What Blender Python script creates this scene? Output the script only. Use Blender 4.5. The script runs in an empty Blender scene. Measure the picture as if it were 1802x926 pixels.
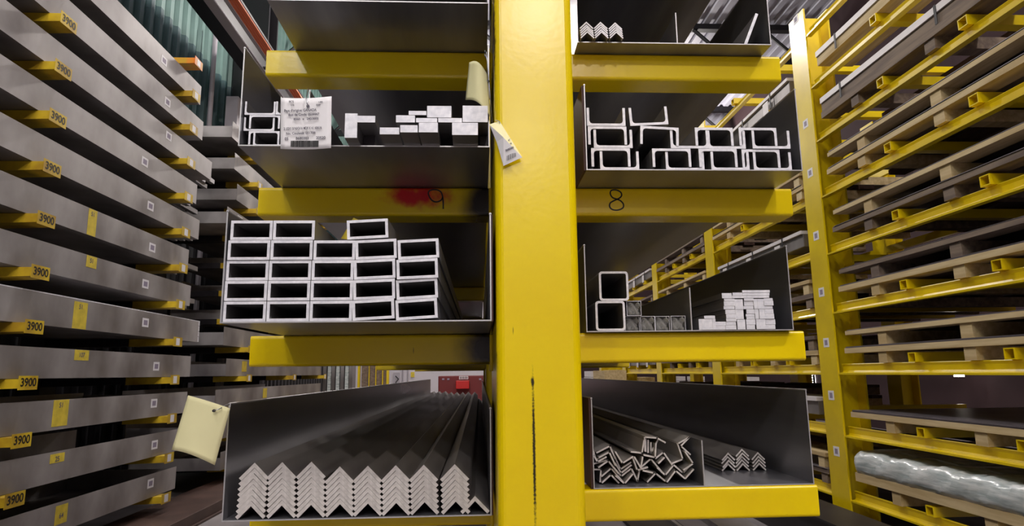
import bpy, math, random
from mathutils import Vector, Matrix
random.seed(7)
C = bpy.context.scene.collection
CZ = 1.25                       # eye height; every height below called "rel" is measured from it
FOC, PITCH, YAW, ROLL = 1128.2, 0.1697, 0.0514, -0.0124

# ------------------------------------------------------------------ camera
def basis():
    f = Vector((math.sin(YAW)*math.cos(PITCH), math.cos(YAW)*math.cos(PITCH), math.sin(PITCH)))
    r0 = Vector((math.cos(YAW), -math.sin(YAW), 0)); u0 = r0.cross(f)
    c, s = math.cos(ROLL), math.sin(ROLL)
    return f, r0*c + u0*s, u0*c - r0*s
FW, RT, UP = basis()
cam = bpy.data.cameras.new('camera'); co = bpy.data.objects.new('camera', cam); C.objects.link(co)
cam.sensor_width = 36; cam.lens = 36*FOC/1802; cam.clip_start = .05; cam.clip_end = 200
co.matrix_world = Matrix(((RT.x, UP.x, -FW.x, 0), (RT.y, UP.y, -FW.y, 0), (RT.z, UP.z, -FW.z, CZ), (0, 0, 0, 1)))
bpy.context.scene.camera = co

def at(px, py, X=None, Y=None, Z=None):
    """where the sight line of a photo pixel meets the plane X=, Y= or Z= (Z rel. to the eye)"""
    d = FW*FOC + RT*(px-901) - UP*(py-463)
    if X is not None: t = X/d.x
    elif Y is not None: t = Y/d.y
    else: t = Z/d.z
    p = d*t
    return Vector((p.x, p.y, p.z+CZ))

# ------------------------------------------------------------------ materials
def srgb(h):
    return tuple(((c/255)/12.92 if c/255 <= .04045 else ((c/255+.055)/1.055)**2.4) for c in h) + (1,)
def mat(name, rgb, rough=.5, metal=0.0, noise=0.0, nscale=4.0, stretch=(1, 1, 1), bump=0.0, bscale=40, rvar=0.0, emit=None, coat=0.0, spec=.5, alt=None):
    m = bpy.data.materials.new(name); m.use_nodes = True
    nt = m.node_tree; b = nt.nodes['Principled BSDF']
    b.inputs['Base Color'].default_value = srgb(rgb)
    b.inputs['Roughness'].default_value = rough; b.inputs['Metallic'].default_value = metal
    b.inputs['Specular IOR Level'].default_value = spec
    if coat: b.inputs['Coat Weight'].default_value = coat; b.inputs['Coat Roughness'].default_value = .12
    if emit: b.inputs['Emission Color'].default_value = srgb(rgb); b.inputs['Emission Strength'].default_value = emit
    if noise or rvar or bump:
        tc = nt.nodes.new('ShaderNodeTexCoord'); mp = nt.nodes.new('ShaderNodeMapping'); mp.inputs['Scale'].default_value = stretch
        nt.links.new(tc.outputs['Object'], mp.inputs['Vector'])
        nz = nt.nodes.new('ShaderNodeTexNoise'); nz.inputs['Scale'].default_value = nscale; nz.inputs['Detail'].default_value = 5
        nt.links.new(mp.outputs['Vector'], nz.inputs['Vector'])
    if noise:
        mx = nt.nodes.new('ShaderNodeMix'); mx.data_type = 'RGBA'
        c = srgb(rgb)
        lo = srgb(alt) if alt else tuple(x*(1-noise) for x in c[:3])+(1,)
        mx.inputs['A'].default_value = lo
        mx.inputs['B'].default_value = c if alt else tuple(min(1, x*(1+noise*.5)) for x in c[:3])+(1,)
        rp = nt.nodes.new('ShaderNodeMapRange'); rp.inputs['From Min'].default_value = .35; rp.inputs['From Max'].default_value = .65
        nt.links.new(nz.outputs['Fac'], rp.inputs['Value']); nt.links.new(rp.outputs['Result'], mx.inputs['Factor'])
        nt.links.new(mx.outputs['Result'], b.inputs['Base Color'])
    if rvar:
        rr = nt.nodes.new('ShaderNodeMapRange'); rr.inputs['From Min'].default_value = .3; rr.inputs['From Max'].default_value = .7
        rr.inputs['To Min'].default_value = rough-rvar; rr.inputs['To Max'].default_value = rough+rvar
        nt.links.new(nz.outputs['Fac'], rr.inputs['Value']); nt.links.new(rr.outputs['Result'], b.inputs['Roughness'])
    if bump:
        n2 = nt.nodes.new('ShaderNodeTexNoise'); n2.inputs['Scale'].default_value = bscale; n2.inputs['Detail'].default_value = 3
        nt.links.new(mp.outputs['Vector'], n2.inputs['Vector'])
        bp = nt.nodes.new('ShaderNodeBump'); bp.inputs['Strength'].default_value = bump; bp.inputs['Distance'].default_value = .004
        nt.links.new(n2.outputs['Fac'], bp.inputs['Height']); nt.links.new(bp.outputs['Normal'], b.inputs['Normal'])
    return m

def spotted(name, base, spots):
    """paint with stains: spots = (centre, radii, colour, noise scale, soft) in world space"""
    m = base.copy(); m.name = name
    nt = m.node_tree; b = nt.nodes['Principled BSDF']
    src = b.inputs['Base Color'].links[0].from_socket if b.inputs['Base Color'].links else None
    geo = nt.nodes.new('ShaderNodeNewGeometry')
    for c, r, col, ns, amt in spots:
        sub = nt.nodes.new('ShaderNodeVectorMath'); sub.operation = 'SUBTRACT'; sub.inputs[1].default_value = c
        nt.links.new(geo.outputs['Position'], sub.inputs[0])
        dv = nt.nodes.new('ShaderNodeVectorMath'); dv.operation = 'DIVIDE'; dv.inputs[1].default_value = r
        nt.links.new(sub.outputs[0], dv.inputs[0])
        ln = nt.nodes.new('ShaderNodeVectorMath'); ln.operation = 'LENGTH'; nt.links.new(dv.outputs[0], ln.inputs[0])
        nz = nt.nodes.new('ShaderNodeTexNoise'); nz.inputs['Scale'].default_value = ns; nz.inputs['Detail'].default_value = 6
        nt.links.new(geo.outputs['Position'], nz.inputs['Vector'])
        ad = nt.nodes.new('ShaderNodeMath'); ad.operation = 'MULTIPLY_ADD'; ad.inputs[1].default_value = amt; nt.links.new(nz.outputs['Fac'], ad.inputs[0])
        nt.links.new(ln.outputs['Value'], ad.inputs[2])
        mr = nt.nodes.new('ShaderNodeMapRange'); mr.interpolation_type = 'SMOOTHSTEP'
        mr.inputs['From Min'].default_value = .35+amt*.5; mr.inputs['From Max'].default_value = 1.0+amt*.5
        mr.inputs['To Min'].default_value = 1; mr.inputs['To Max'].default_value = 0
        nt.links.new(ad.outputs[0], mr.inputs['Value'])
        mx = nt.nodes.new('ShaderNodeMix'); mx.data_type = 'RGBA'
        if src: nt.links.new(src, mx.inputs['A'])
        else: mx.inputs['A'].default_value = b.inputs['Base Color'].default_value
        mx.inputs['B'].default_value = srgb(col)
        nt.links.new(mr.outputs['Result'], mx.inputs['Factor'])
        src = mx.outputs['Result']
    nt.links.new(src, b.inputs['Base Color'])
    return m

YEL = mat('yellow_enamel', (242, 213, 0), .24, noise=.06, nscale=3, bump=.05, bscale=70, spec=.42, alt=(234, 202, 0))
YEL_D = mat('yellow_enamel_rack', (240, 210, 2), .32, noise=.1, nscale=2.5, alt=(220, 190, 8), bump=.08, bscale=60, coat=.2)
YEL_O = mat('yellow_arm_paint', (222, 190, 40), .45, noise=.3, nscale=6, alt=(176, 140, 30))
ORANGE = mat('orange_arm_paint', (235, 120, 30), .45, noise=.2, nscale=6, alt=(200, 160, 40))
TRAY = mat('tray_sheet_steel', (160, 160, 166), .33, .72, noise=.25, nscale=2.5, stretch=(3, .4, 3), rvar=.06, alt=(128, 128, 136))
TRAYE = mat('cut_sheet_edge', (196, 194, 196), .4, .6)
RUST = mat('brown_primed_steel', (74, 44, 42), .55, .2, noise=.3, nscale=5)
GALV = mat('galvanised_sheet', (184, 180, 180), .46, .45, noise=.3, nscale=1.9, stretch=(1, 1.0, .7), alt=(126, 120, 118), rvar=.1)
DARKST_SHADE = mat('dark_steel_and_shade', (58, 54, 58), .5, .5, noise=.3, nscale=3)
ALU = mat('mill_finish_aluminium', (184, 182, 184), .36, .85, noise=.12, nscale=6, stretch=(3, .3, 3), rvar=.07)
ALUE = mat('saw_cut_aluminium', (242, 241, 246), .45, .12, noise=.12, nscale=60, alt=(214, 214, 222))
ALUB = mat('angle_bar_aluminium', (178, 174, 170), .42, .5, noise=.15, nscale=5, stretch=(3, .3, 3), alt=(140, 134, 132), rvar=.08)
ALUBE = mat('sheared_aluminium_end', (220, 214, 210), .5, .2, noise=.15, nscale=80, alt=(194, 188, 184))
WOOD = mat('pale_pine', (218, 196, 150), .65, noise=.25, nscale=5, stretch=(6, .5, 6), alt=(190, 164, 116))
WOODD = mat('grey_weathered_wood', (140, 122, 104), .7, noise=.3, nscale=5, stretch=(6, .5, 6), alt=(104, 88, 78))
SHEET = mat('sheet_metal_pack', (150, 144, 152), .35, .7, noise=.2, nscale=3)
WHITEP = mat('white_packaging', (232, 226, 226), .45, noise=.06, nscale=8)
FILM = mat('wrapping_film', (232, 236, 234), .2, 0, noise=.25, nscale=9, stretch=(2, .6, 4), alt=(176, 188, 188), bump=1.0, bscale=9, spec=.7)
WOOD_SHADED = mat('shaded_inner_planks', (74, 52, 46), .8, noise=.3, nscale=5, stretch=(6, .5, 6))  # skid boards with the shade inside the rack put into their colour
PAPER = mat('cream_card', (250, 244, 190), .7, noise=.03, nscale=10)
PAPERW = mat('white_card', (240, 238, 240), .7)
YPAPER = mat('yellow_sticker_paper', (220, 196, 60), .6, noise=.15, nscale=20)
WHITE = mat('white_sticker', (236, 234, 238), .5)
GREYP = mat('grey_print', (150, 140, 160), .6)
INK = mat('black_ink', (22, 18, 20), .5)
INKG = mat('faded_grey_ink', (96, 92, 104), .6)
BLACK = mat('black_steel_and_shade', (24, 22, 26), .5, .1)
GREEN = mat('green_wall_cladding', (112, 142, 136), .45, .1, noise=.12, nscale=2)
TEAL = mat('teal_cladding', (58, 92, 96), .5)
DECK = mat('roof_deck', (196, 196, 210), .5, .1)
MAROON = mat('maroon_wall', (58, 38, 42), .85)
WALLW = mat('white_wall', (206, 200, 206), .7)
CONC = mat('concrete_floor', (150, 144, 144), .6, noise=.25, nscale=2, alt=(118, 112, 112))
CABLEO = mat('orange_conduit', (226, 112, 52), .4)
LIGHTG = mat('light_grey_paint', (176, 170, 178), .5)
RED = mat('red_machine_paint', (200, 30, 28), .4)
DRED = mat('dark_red_machine_paint', (110, 22, 24), .5)
WIRE = mat('steel_wire', (190, 190, 196), .3, .9)
PLAST = mat('clear_bagging', (196, 194, 190), .3, 0, bump=.6, bscale=30, spec=.6)
nt = PLAST.node_tree; PLAST.node_tree.nodes['Principled BSDF'].inputs['Alpha'].default_value = .38
GLOWW = mat('daylit_window', (255, 250, 252), .5, emit=3.0)
LAMPM = mat('lamp_lens', (255, 244, 232), .5, emit=14.0)

# ------------------------------------------------------------------ mesh helpers
class MB:
    def __init__(s): s.v = []; s.f = []; s.m = []
    def add(s, vs, fs, mi=0):
        b = len(s.v); s.v += [Vector(v) for v in vs]
        for f in fs: s.f.append([i+b for i in f]); s.m.append(mi)
        return s
    def box(s, x0, x1, y0, y1, z0, z1, mi=0):
        if x0 > x1: x0, x1 = x1, x0
        if y0 > y1: y0, y1 = y1, y0
        if z0 > z1: z0, z1 = z1, z0
        return s.add([(x0,y0,z0),(x1,y0,z0),(x1,y1,z0),(x0,y1,z0),(x0,y0,z1),(x1,y0,z1),(x1,y1,z1),(x0,y1,z1)],
                     [(0,3,2,1),(4,5,6,7),(0,1,5,4),(1,2,6,5),(2,3,7,6),(3,0,4,7)], mi)
    def prism(s, prof, a0, a1, axis='y', mi=0, cap=None):
        """prof: closed outline, counter-clockwise seen from -axis; (p,q)->(x,z) for y, (y,z) for x, (x,y) for z"""
        n = len(prof); P = lambda p, a: {'y': (p[0], a, p[1]), 'x': (a, p[0], p[1]), 'z': (p[0], p[1], a)}[axis]
        b = [P(p, a0) for p in prof]+[P(p, a1) for p in prof]
        s.add(b, [(i, i+n, (i+1) % n+n, (i+1) % n) for i in range(n)], mi)
        c = mi if cap is None else cap
        s.add([P(p, a0) for p in prof], [tuple(range(n))], c); s.add([P(p, a1) for p in prof], [tuple(reversed(range(n)))], c)
        return s
    def ring(s, outer, inner, a0, a1, mi=0, cap=None):
        n = len(outer); P = lambda p, a: (p[0], a, p[1])
        b = [P(p, a0) for p in outer]+[P(p, a1) for p in outer]+[P(p, a0) for p in inner]+[P(p, a1) for p in inner]
        c = mi if cap is None else cap
        s.add(b, [(i, i+n, (i+1) % n+n, (i+1) % n) for i in range(n)], mi)
        s.add(b, [(i+2*n, (i+1) % n+2*n, (i+1) % n+3*n, i+3*n) for i in range(n)], mi)
        s.add(b, [(i, (i+1) % n, (i+1) % n+2*n, i+2*n) for i in range(n)], c)
        s.add(b, [(i+n, i+3*n, (i+1) % n+3*n, (i+1) % n+n) for i in range(n)], c)
        return s
    def tube(s, pts, r, n=8, mi=0):
        pts = [Vector(p) for p in pts]; rings = []
        for i, p in enumerate(pts):
            d = (pts[min(i+1, len(pts)-1)]-pts[max(i-1, 0)]).normalized()
            u = d.cross(Vector((0, 0, 1)) if abs(d.z) < .9 else Vector((1, 0, 0))).normalized(); w = d.cross(u)
            rings.append([p+(u*math.cos(2*math.pi*k/n)+w*math.sin(2*math.pi*k/n))*r for k in range(n)])
        vs = [v for q in rings for v in q]; fs = []
        for i in range(len(pts)-1):
            for k in range(n): fs.append((i*n+k, i*n+(k+1) % n, (i+1)*n+(k+1) % n, (i+1)*n+k))
        fs.append(tuple(reversed(range(n)))); fs.append(tuple(range(len(vs)-n, len(vs))))
        return s.add(vs, fs, mi)
    def quadsheet(s, pts, th, mi=0):
        """grid of points [row][col] thickened towards +normal"""
        R, K = len(pts), len(pts[0]); vs = [Vector(p) for r in pts for p in r]
        nrm = [Vector((0, 0, 0)) for _ in vs]
        for i in range(R-1):
            for j in range(K-1):
                a, b, c = vs[i*K+j], vs[i*K+j+1], vs[(i+1)*K+j]
                n = (b-a).cross(c-a).normalized()
                for q in (i*K+j, i*K+j+1, (i+1)*K+j, (i+1)*K+j+1): nrm[q] += n
        back = [v+n.normalized()*th for v, n in zip(vs, nrm)]
        N = R*K; F = []
        for i in range(R-1):
            for j in range(K-1):
                a = i*K+j; F.append((a, a+K, a+K+1, a+1)); F.append((a+N, a+1+N, a+K+1+N, a+K+N))
        edge = [j for j in range(K)]+[(i+1)*K-1 for i in range(1, R)]+[(R-1)*K+j for j in range(K-2, -1, -1)]+[i*K for i in range(R-2, 0, -1)]
        for i in range(len(edge)):
            a, b = edge[i], edge[(i+1) % len(edge)]; F.append((a, b, b+N, a+N))
        return s.add(vs+back, F, mi)
    def build(s, name, mats, parent=None, origin=None, bevel=0, smooth=False):
        if not isinstance(mats, (list, tuple)): mats = [mats]
        me = bpy.data.meshes.new(name)
        if parent is not None: org = Vector(parent['_o']) if '_o' in parent else Vector((0, 0, 0))
        elif origin is not None: org = Vector(origin)
        else:
            lo = [min(v[i] for v in s.v) for i in range(3)]; hi = [max(v[i] for v in s.v) for i in range(3)]
            org = Vector(((lo[0]+hi[0])/2, (lo[1]+hi[1])/2, lo[2]))
        me.from_pydata([tuple(v-org) for v in s.v], [], s.f)
        for m in mats: me.materials.append(m)
        for p, mi in zip(me.polygons, s.m): p.material_index = mi; p.use_smooth = smooth
        o = bpy.data.objects.new(name, me); C.objects.link(o)
        if parent is not None: o.parent = parent
        else: o.location = org
        o['_o'] = tuple(org)
        if bevel:
            b = o.modifiers.new('bevel', 'BEVEL'); b.width = bevel; b.segments = 3; b.limit_method = 'ANGLE'
        return o

def thing(name, label, cat, loc, group=None):
    o = bpy.data.objects.new(name, None); C.objects.link(o); o.location = loc; o['_o'] = tuple(loc)
    o.empty_display_size = .05
    return tag(o, label, cat, group)
def tag(o, label, cat, group=None):
    o['label'] = label; o['category'] = cat
    if group: o['group'] = group
    return o
def struct(o): o['kind'] = 'structure'; return o
def place(proto, used, loc, roty=0, rotz=0, rotx=0):
    """first time moves the thing itself, then copies it with its parts"""
    if proto.name in used:
        src = proto; o = src.copy(); C.objects.link(o)
        for ch in src.children:
            c = ch.copy(); C.objects.link(c); c.parent = o
            for g in ch.children:
                d = g.copy(); C.objects.link(d); d.parent = c
    else: used.add(proto.name); o = proto
    o.location = loc; o.rotation_euler = (rotx, roty, rotz)
    return o
USED = set()
ORD = ['bottom', 'second', 'third', 'fourth', 'fifth', 'sixth', 'seventh', 'eighth', 'ninth', 'tenth', 'eleventh', 'twelfth', 'thirteenth']
def nth(i): return 'first' if i == 0 else ORD[i]

def text_mb(body, size, mats, parent, name, M, width=None, align='CENTER'):
    cu = bpy.data.curves.new(name, 'FONT'); cu.body = body; cu.size = size; cu.align_x = align; cu.align_y = 'CENTER'
    cu.extrude = .0002; cu.offset = size*.02
    t = bpy.data.objects.new(name, cu); C.objects.link(t); bpy.context.view_layer.update()
    me = bpy.data.meshes.new_from_object(t.evaluated_get(bpy.context.evaluated_depsgraph_get()))
    bpy.data.objects.remove(t)
    org = Vector(parent['_o']) if '_o' in parent else Vector((0, 0, 0))
    if width:
        w_ = max(v.co.x for v in me.vertices)-min(v.co.x for v in me.vertices); me.transform(Matrix.Diagonal((width/w_, 1, 1, 1)))
    me.transform(Matrix.Translation(-org) @ M)
    me.materials.clear(); me.materials.append(mats)
    for p in me.polygons: p.material_index = 0
    o = bpy.data.objects.new(name, me); C.objects.link(o); o.parent = parent
    return o
def frame_m(o, xa, ya):
    xa = Vector(xa).normalized(); ya = Vector(ya).normalized(); za = xa.cross(ya)
    return Matrix(((xa.x, ya.x, za.x, o[0]), (xa.y, ya.y, za.y, o[1]), (xa.z, ya.z, za.z, o[2]), (0, 0, 0, 1)))
def stroke(pts, w, y, closed=False):
    """flat pen stroke in the XZ plane at depth y"""
    mb = MB(); P = [Vector((p[0], 0, p[1])) for p in pts]; n = len(P); L = []; R_ = []
    for i in range(n):
        a = P[(i-1) % n] if closed else P[max(i-1, 0)]; b = P[(i+1) % n] if closed else P[min(i+1, n-1)]
        d = (b-a).normalized(); q = Vector((-d.z, 0, d.x))*w/2
        L.append(P[i]+q); R_.append(P[i]-q)
    for i in range(n if closed else n-1):
        j = (i+1) % n
        q = [L[i], L[j], R_[j], R_[i]]
        f = [(v.x, y, v.z) for v in q]; k = [(v.x, y+.0004, v.z) for v in q]
        mb.add(f+k, [(0, 3, 2, 1), (4, 5, 6, 7), (0, 1, 5, 4), (1, 2, 6, 5), (2, 3, 7, 6), (3, 0, 4, 7)])
    return mb
def rrect(x0, x1, z0, z1, r, n=4):
    out = []
    for cx, cz, a in ((x1-r, z0+r, -90), (x1-r, z1-r, 0), (x0+r, z1-r, 90), (x0+r, z0+r, 180)):
        for k in range(n+1):
            t = math.radians(a+90*k/n); out.append((cx+r*math.cos(t), cz+r*math.sin(t)))
    return out

# ------------------------------------------------------------------ the hall
FL = 0.0
struct(MB().box(-4.9, 8.5, -19, 27, -.1, FL).build('floor', CONC))
RZ = 8.5+CZ
deck = MB(); x = -4.9; prof = []
while x < 8.3:
    prof += [(x, RZ), (x+.13, RZ), (x+.17, RZ+.07), (x+.25, RZ+.07), (x+.29, RZ)]; x += .3
prof = [p for i, p in enumerate(prof) if i == 0 or p[0] > prof[i-1][0]+1e-5]
top = prof+[(8.6, RZ+.2), (-4.9, RZ+.2)]
deck.prism(top, -19, 27); struct(deck.build('ceiling', DECK))
# left cladding, vertical ribs
gw = MB(); y = -19; pr = []
while y < 27:
    pr += [(-4.75, y), (-4.75, y+.12), (-4.69, y+.15), (-4.69, y+.24)]; y += .27
zw = at(372, 117, X=-4.72).z
for nm, m_, z0_, z1_ in (('wall_left', BLACK, 0, 4.4), ('wall_left_middle', TEAL, 4.4, zw), ('wall_left_upper', GREEN, zw, RZ)):  # lowest band black: shade behind the trays painted into the wall
    gw = MB(); gw.prism([(-4.95, 27.0), (-4.95, -19.0)]+pr+[(-4.75, 27.0)], z0_, z1_, 'z'); struct(gw.build(nm, m_))
struct(MB().box(8.4, 8.55, -19, 27, 0, RZ).build('wall_right', MAROON))
struct(MB().box(-4.9, 8.5, -19.15, -19, 0, RZ).build('wall_front', WALLW))
struct(MB().box(-4.9, 8.5, 27, 27.15, 0, RZ).build('wall_back', MAROON))
struct(MB().box(-4.7, 1.9, 21.0, 21.12, 0, 4.2).build('wall_partition', WALLW))

# roof trusses across the hall
for i, y in enumerate((4.5, 9.5, 14.5, 19.5, 24.5)):
    t = thing('roof_truss', '%s dark steel roof truss counted from the camera, under the ribbed roof deck' % nth(i), 'roof truss', (4.5, y, 8.5), 'roof trusses')
    MB().box(-4.7, 8.35, y-.09, y+.09, RZ-.16, RZ-.02).build('top_chord', BLACK, t)
    MB().box(-4.7, 8.35, y-.09, y+.09, RZ-1.05, RZ-.9).build('bottom_chord', BLACK, t)
    x = -4.6; k = 0
    while x < 7.5:
        a, b = ((RZ-.95, RZ-.1) if k % 2 == 0 else (RZ-.1, RZ-.95))
        MB().tube([(x, y, a), (x+.9, y, b)], .045, 6).build('brace', BLACK, t); x += .9; k += 1

# lamps
def lamp(i, x, y, W, z=7.0+CZ, label=''):
    t = thing('high_bay_lamp', label, 'lamp', (x, y, z), 'high bay lamps')
    h = MB(); n = 20
    rs = [(.13, .0), (.13, .08), (.10, .2), (.08, .34), (.0, .34)]
    vs = []; fs = []
    for r, zz in rs: vs += [(x+r*math.cos(2*math.pi*k/n), y+r*math.sin(2*math.pi*k/n), z+.02+zz) for k in range(n)]
    for j in range(len(rs)-1):
        for k in range(n): fs.append((j*n+k, j*n+(k+1) % n, (j+1)*n+(k+1) % n, (j+1)*n+k))
    h.add(vs, fs).build('lamp_housing', LIGHTG, t)
    MB().tube([(x, y, z+.35), (x, y, RZ)], .015, 6).build('hanging_rod', BLACK, t)
    L = bpy.data.lights.new('lamp_light', 'POINT'); L.shadow_soft_size = .24; L.energy = W; L.color = (1, .93, .87)
    lo = bpy.data.objects.new('lamp_light', L); C.objects.link(lo); lo.parent = t; lo.location = (0, 0, -.26)
LW = 420
for i, (x, y, w, d) in enumerate([
    (1.25, -15, 1.0, 'at the back of the hall behind the camera'), (1.1, -8.2, 1.25, 'second row behind the camera'),
    (-1.9, -1.6, .6, 'above the aisle left of the camera'), (4.2, -1.6, 1.6, 'above the aisle right of the camera'),
    (-1.3, 5.0, .8, 'above the aisle by the tray rack'), (-1.3, 11.9, 1.0, 'above the far end of the tray rack'),
    (6.5, 19, .8, 'far end above the sheet rack'), (-3.4, -8, 1.0, 'by the green wall behind the camera'), (-1.0, 18.5, 1.0, 'by the white partition')]):
    lamp(i, x, y, LW*w, label='round high bay lamp hanging '+d)

# ------------------------------------------------------------------ centre cantilever rack
ZA = {1: .982, 2: .547, 3: .112, 4: -.323, 0: 1.417}      # arm tops, rel
CF = 1.40                                                # column front
XL = .036; XR = .222
rack = thing('cantilever_rack', 'yellow cantilever rack with numbered arms in front of the camera', 'rack', ((XL+XR)/2, 1.6, 0))
scuff = [(at(940, 800, Y=CF), (.0042, .5, .20), (40, 34, 10), 190, 1.3), (at(937, 672, Y=CF), (.005, .5, .014), (40, 34, 10), 160, .8),
         (at(866, 636, Y=CF), (.014, .5, .05), (60, 34, 30), 60, .8), (at(868, 60, Y=CF), (.007, .4, .2), (90, 70, 20), 60, .9), (at(903, 582, Y=CF), (.001, .5, .012), (60, 50, 10), 90, .5)]
YCOL = spotted('yellow_column_enamel', YEL, scuff)
colm = MB().prism(rrect(XL, XR, CF, 1.99, .018, 5), .0, 3.4, 'z').build('column', YCOL, rack)
def arm_pts(side, z, y0):
    return z
ARM_H, ARM_D = .086, .10
XA_L, XA_R = -.645, .9527
SPL = [(at(733, 345, Y=1.84), (.12, .3, .045), (205, 12, 22), 30, .9), (at(735, 325, Y=1.84), (.13, .3, .02), (205, 30, 22), 40, .7), (at(862, 358, Y=1.84), (.10, .3, .10), (30, 19, 12), 10, .7)]
SP3 = [(at(862, 612, Y=1.84), (.135, .3, .09), (30, 19, 12), 10, .7), (at(727, 617, Y=1.84), (.0012, .1, .012), (50, 40, 10), 90, .4)]
SP1 = [(at(862, 140, Y=1.84), (.04, .3, .05), (80, 60, 20), 20, .8)]
MARM = {2: spotted('yellow_arm_enamel_sprayed', YEL, SPL), 3: spotted('yellow_arm_enamel_scorched', YEL, SP3), 1: spotted('yellow_arm_enamel_worn', YEL, SP1)}
for lv, z in ZA.items():
    z += CZ-.0006
    for side in (-1, 1):
        x0, x1 = (XA_L, XL+.01) if side < 0 else (XR-.01, XA_R)
        if lv == 4 and side < 0: x0 = -.62
        # front arm, tube with rounded edges and a capped tip
        yz = [(1.85, z), (1.85, z-ARM_H), (1.85+ARM_D, z-ARM_H), (1.85+ARM_D, z)]
        m = MARM.get(lv, YEL) if side < 0 else YEL
        mb = MB(); mb.prism(rrect(1.85, 1.85+ARM_D, z-ARM_H, z, .009, 4), x0, x1, 'x')
        a = mb.build('arm', m, rack)
        # weld plate where the arm meets the column
        xp = XL-.008 if side < 0 else XR
        MB().box(xp, xp+.008, 1.845, 1.965, z-ARM_H-.02, z-.002).build('weld_plate', YEL, rack, bevel=.002)
        if lv == 2:
            yk = 1.85-.0006
            if side < 0:
                pts = [(779, 344), (776, 350), (768, 353), (760, 350), (755, 342), (754, 335), (760, 331), (769, 331), (776, 335), (779, 344), (780, 355), (780, 366)]
            else:
                pts = [(1086, 347), (1078, 344), (1074, 337), (1076, 331), (1084, 330), (1092, 334), (1094, 340), (1090, 345), (1082, 349), (1074, 354), (1073, 361), (1078, 366), (1087, 367), (1096, 363), (1097, 356), (1092, 350), (1086, 347)]
            q = [at(p[0], p[1]*.96+(16.5 if side < 0 else 17.5), Y=yk) for p in pts]
            # smooth the stroke
            S = []
            for i in range(len(q)-1):
                p0, p1, p2, p3 = q[max(i-1, 0)], q[i], q[i+1], q[min(i+2, len(q)-1)]
                for k in range(5):
                    t = k/5; v = .5*((2*p1)+(-p0+p2)*t+(2*p0-5*p1+4*p2-p3)*t*t+(-p0+3*p1-3*p2+p3)*t**3); S.append((v.x, v.z))
            S.append((q[-1].x, q[-1].z))
            stroke(S, .0042, yk).build('number_marking', INK, a)
    # arms and columns further down the rack
    for yb in (4.1, 6.5):
        for x0, x1 in ((XA_L, XL+.01), (XR-.01, XA_R)):
            MB().prism(rrect(yb, yb+ARM_D, z-ARM_H, z, .009, 3), x0, x1, 'x').build('arm', YEL_D, rack)
for yb in (4.0, 6.4):
    MB().prism(rrect(XL, XR, yb, yb+.3, .018, 3), 0, 3.4, 'z').build('column', YEL_D, rack)

# trays
TT = .003
def tray(name_label, xl, xr, yf, yb, z, hl, hr, dividers=(), lips=True, mats=TRAY, rustl=False, rustr=False):
    t = thing('storage_tray', name_label, 'tray', ((xl+xr)/2, yf, z), 'folded steel trays on the cantilever rack')
    prof = [(xl, z), (xr, z), (xr, z+hr), (xr-TT, z+hr), (xr-TT, z+TT), (xl+TT, z+TT), (xl+TT, z+hl), (xl, z+hl)]
    mb = MB(); n = len(prof)
    P = lambda p, a: (p[0], a, p[1])
    b = [P(p, yf) for p in prof]+[P(p, yb) for p in prof]
    mb.add(b, [(i, i+n, (i+1) % n+n, (i+1) % n) for i in range(n)], 0)
    for o, c in ((0, 1), (n, 1)):
        mb.add(b, [(o+0, o+1, o+4, o+5) if o == 0 else (o+5, o+4, o+1, o+0), (o+1, o+2, o+3, o+4) if o == 0 else (o+4, o+3, o+2, o+1), (o+0, o+5, o+6, o+7) if o == 0 else (o+7, o+6, o+5, o+0)], c)
    mb.build('tray_body', [mats, TRAYE], t)
    # hems folded over the wall tops
    for x, h in ((xl, hl), (xr-TT, hr)):
        if h > .02: MB().tube([(x+TT/2, yf+.0, z+h+.001), (x+TT/2, yb, z+h+.001)], .0028, 8).build('folded_hem', TRAYE, t)
    for xd, h in dividers:
        MB().box(xd-.0012, xd+.0012, yf+.004, yb, z+TT, z+TT+h, 0).build('divider', TRAY, t)
        MB().box(xd-.0016, xd+.0016, yf, yf+.0035, z+TT, z+TT+h, 0).build('divider_edge', TRAYE, t)
    if rustl: MB().box(xl-.006, xl-.0005, yf+.004, yb, z, z+hl).build('side_stiffener', RUST, t)
    if rustr: MB().box(xr+.0005, xr+.0035, yf+.004, yb, z, z+hr).build('side_stiffener', RUST, t)
    return t
XTR = XL-.010
def front(px, py, z): return at(px, py, Z=z).y
YB = 7.7
TR = {}
# left side
for lv, lip, ptop, pbot, lab in (
    (0, None, None, None, 'steel tray on the topmost left arm, only its underside in view'),
    (1, (600, 2), None, None, 'steel tray on the left arm above the tagged channels'),
    (2, (640, 258), (443, 85), (419, 252), 'steel tray on left arm marked 9 holding flat bars and channels'),
    (3, (640, 567), (402, 372), (387, 563), 'steel tray on the left arm under 9, holding hollow rectangular tubes'),
    (4, (640, 913), (408, 712), (390, 911), 'lowest left steel tray full of nested angle bars')):
    z = ZA[lv]
    yf = 1.5 if lip is None else front(lip[0], lip[1], z)
    if pbot: xl = at(pbot[0], pbot[1], Y=yf).x; h = at(ptop[0], ptop[1], Y=yf).z-(z+CZ)
    else: xl = -.56; h = .26
    dv = []
    if lv == 2: dv = [(at(541, 250, Y=yf).x, at(541, 160, Y=yf).z-(z+CZ))]
    TR[lv, -1] = (yf, xl, z+CZ)
    tray(lab, xl, XTR, yf, YB, z+CZ, h, .27 if lv == 2 else (.24 if lv > 2 else .2), dv, rustr=lv in (3, 4))
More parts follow.
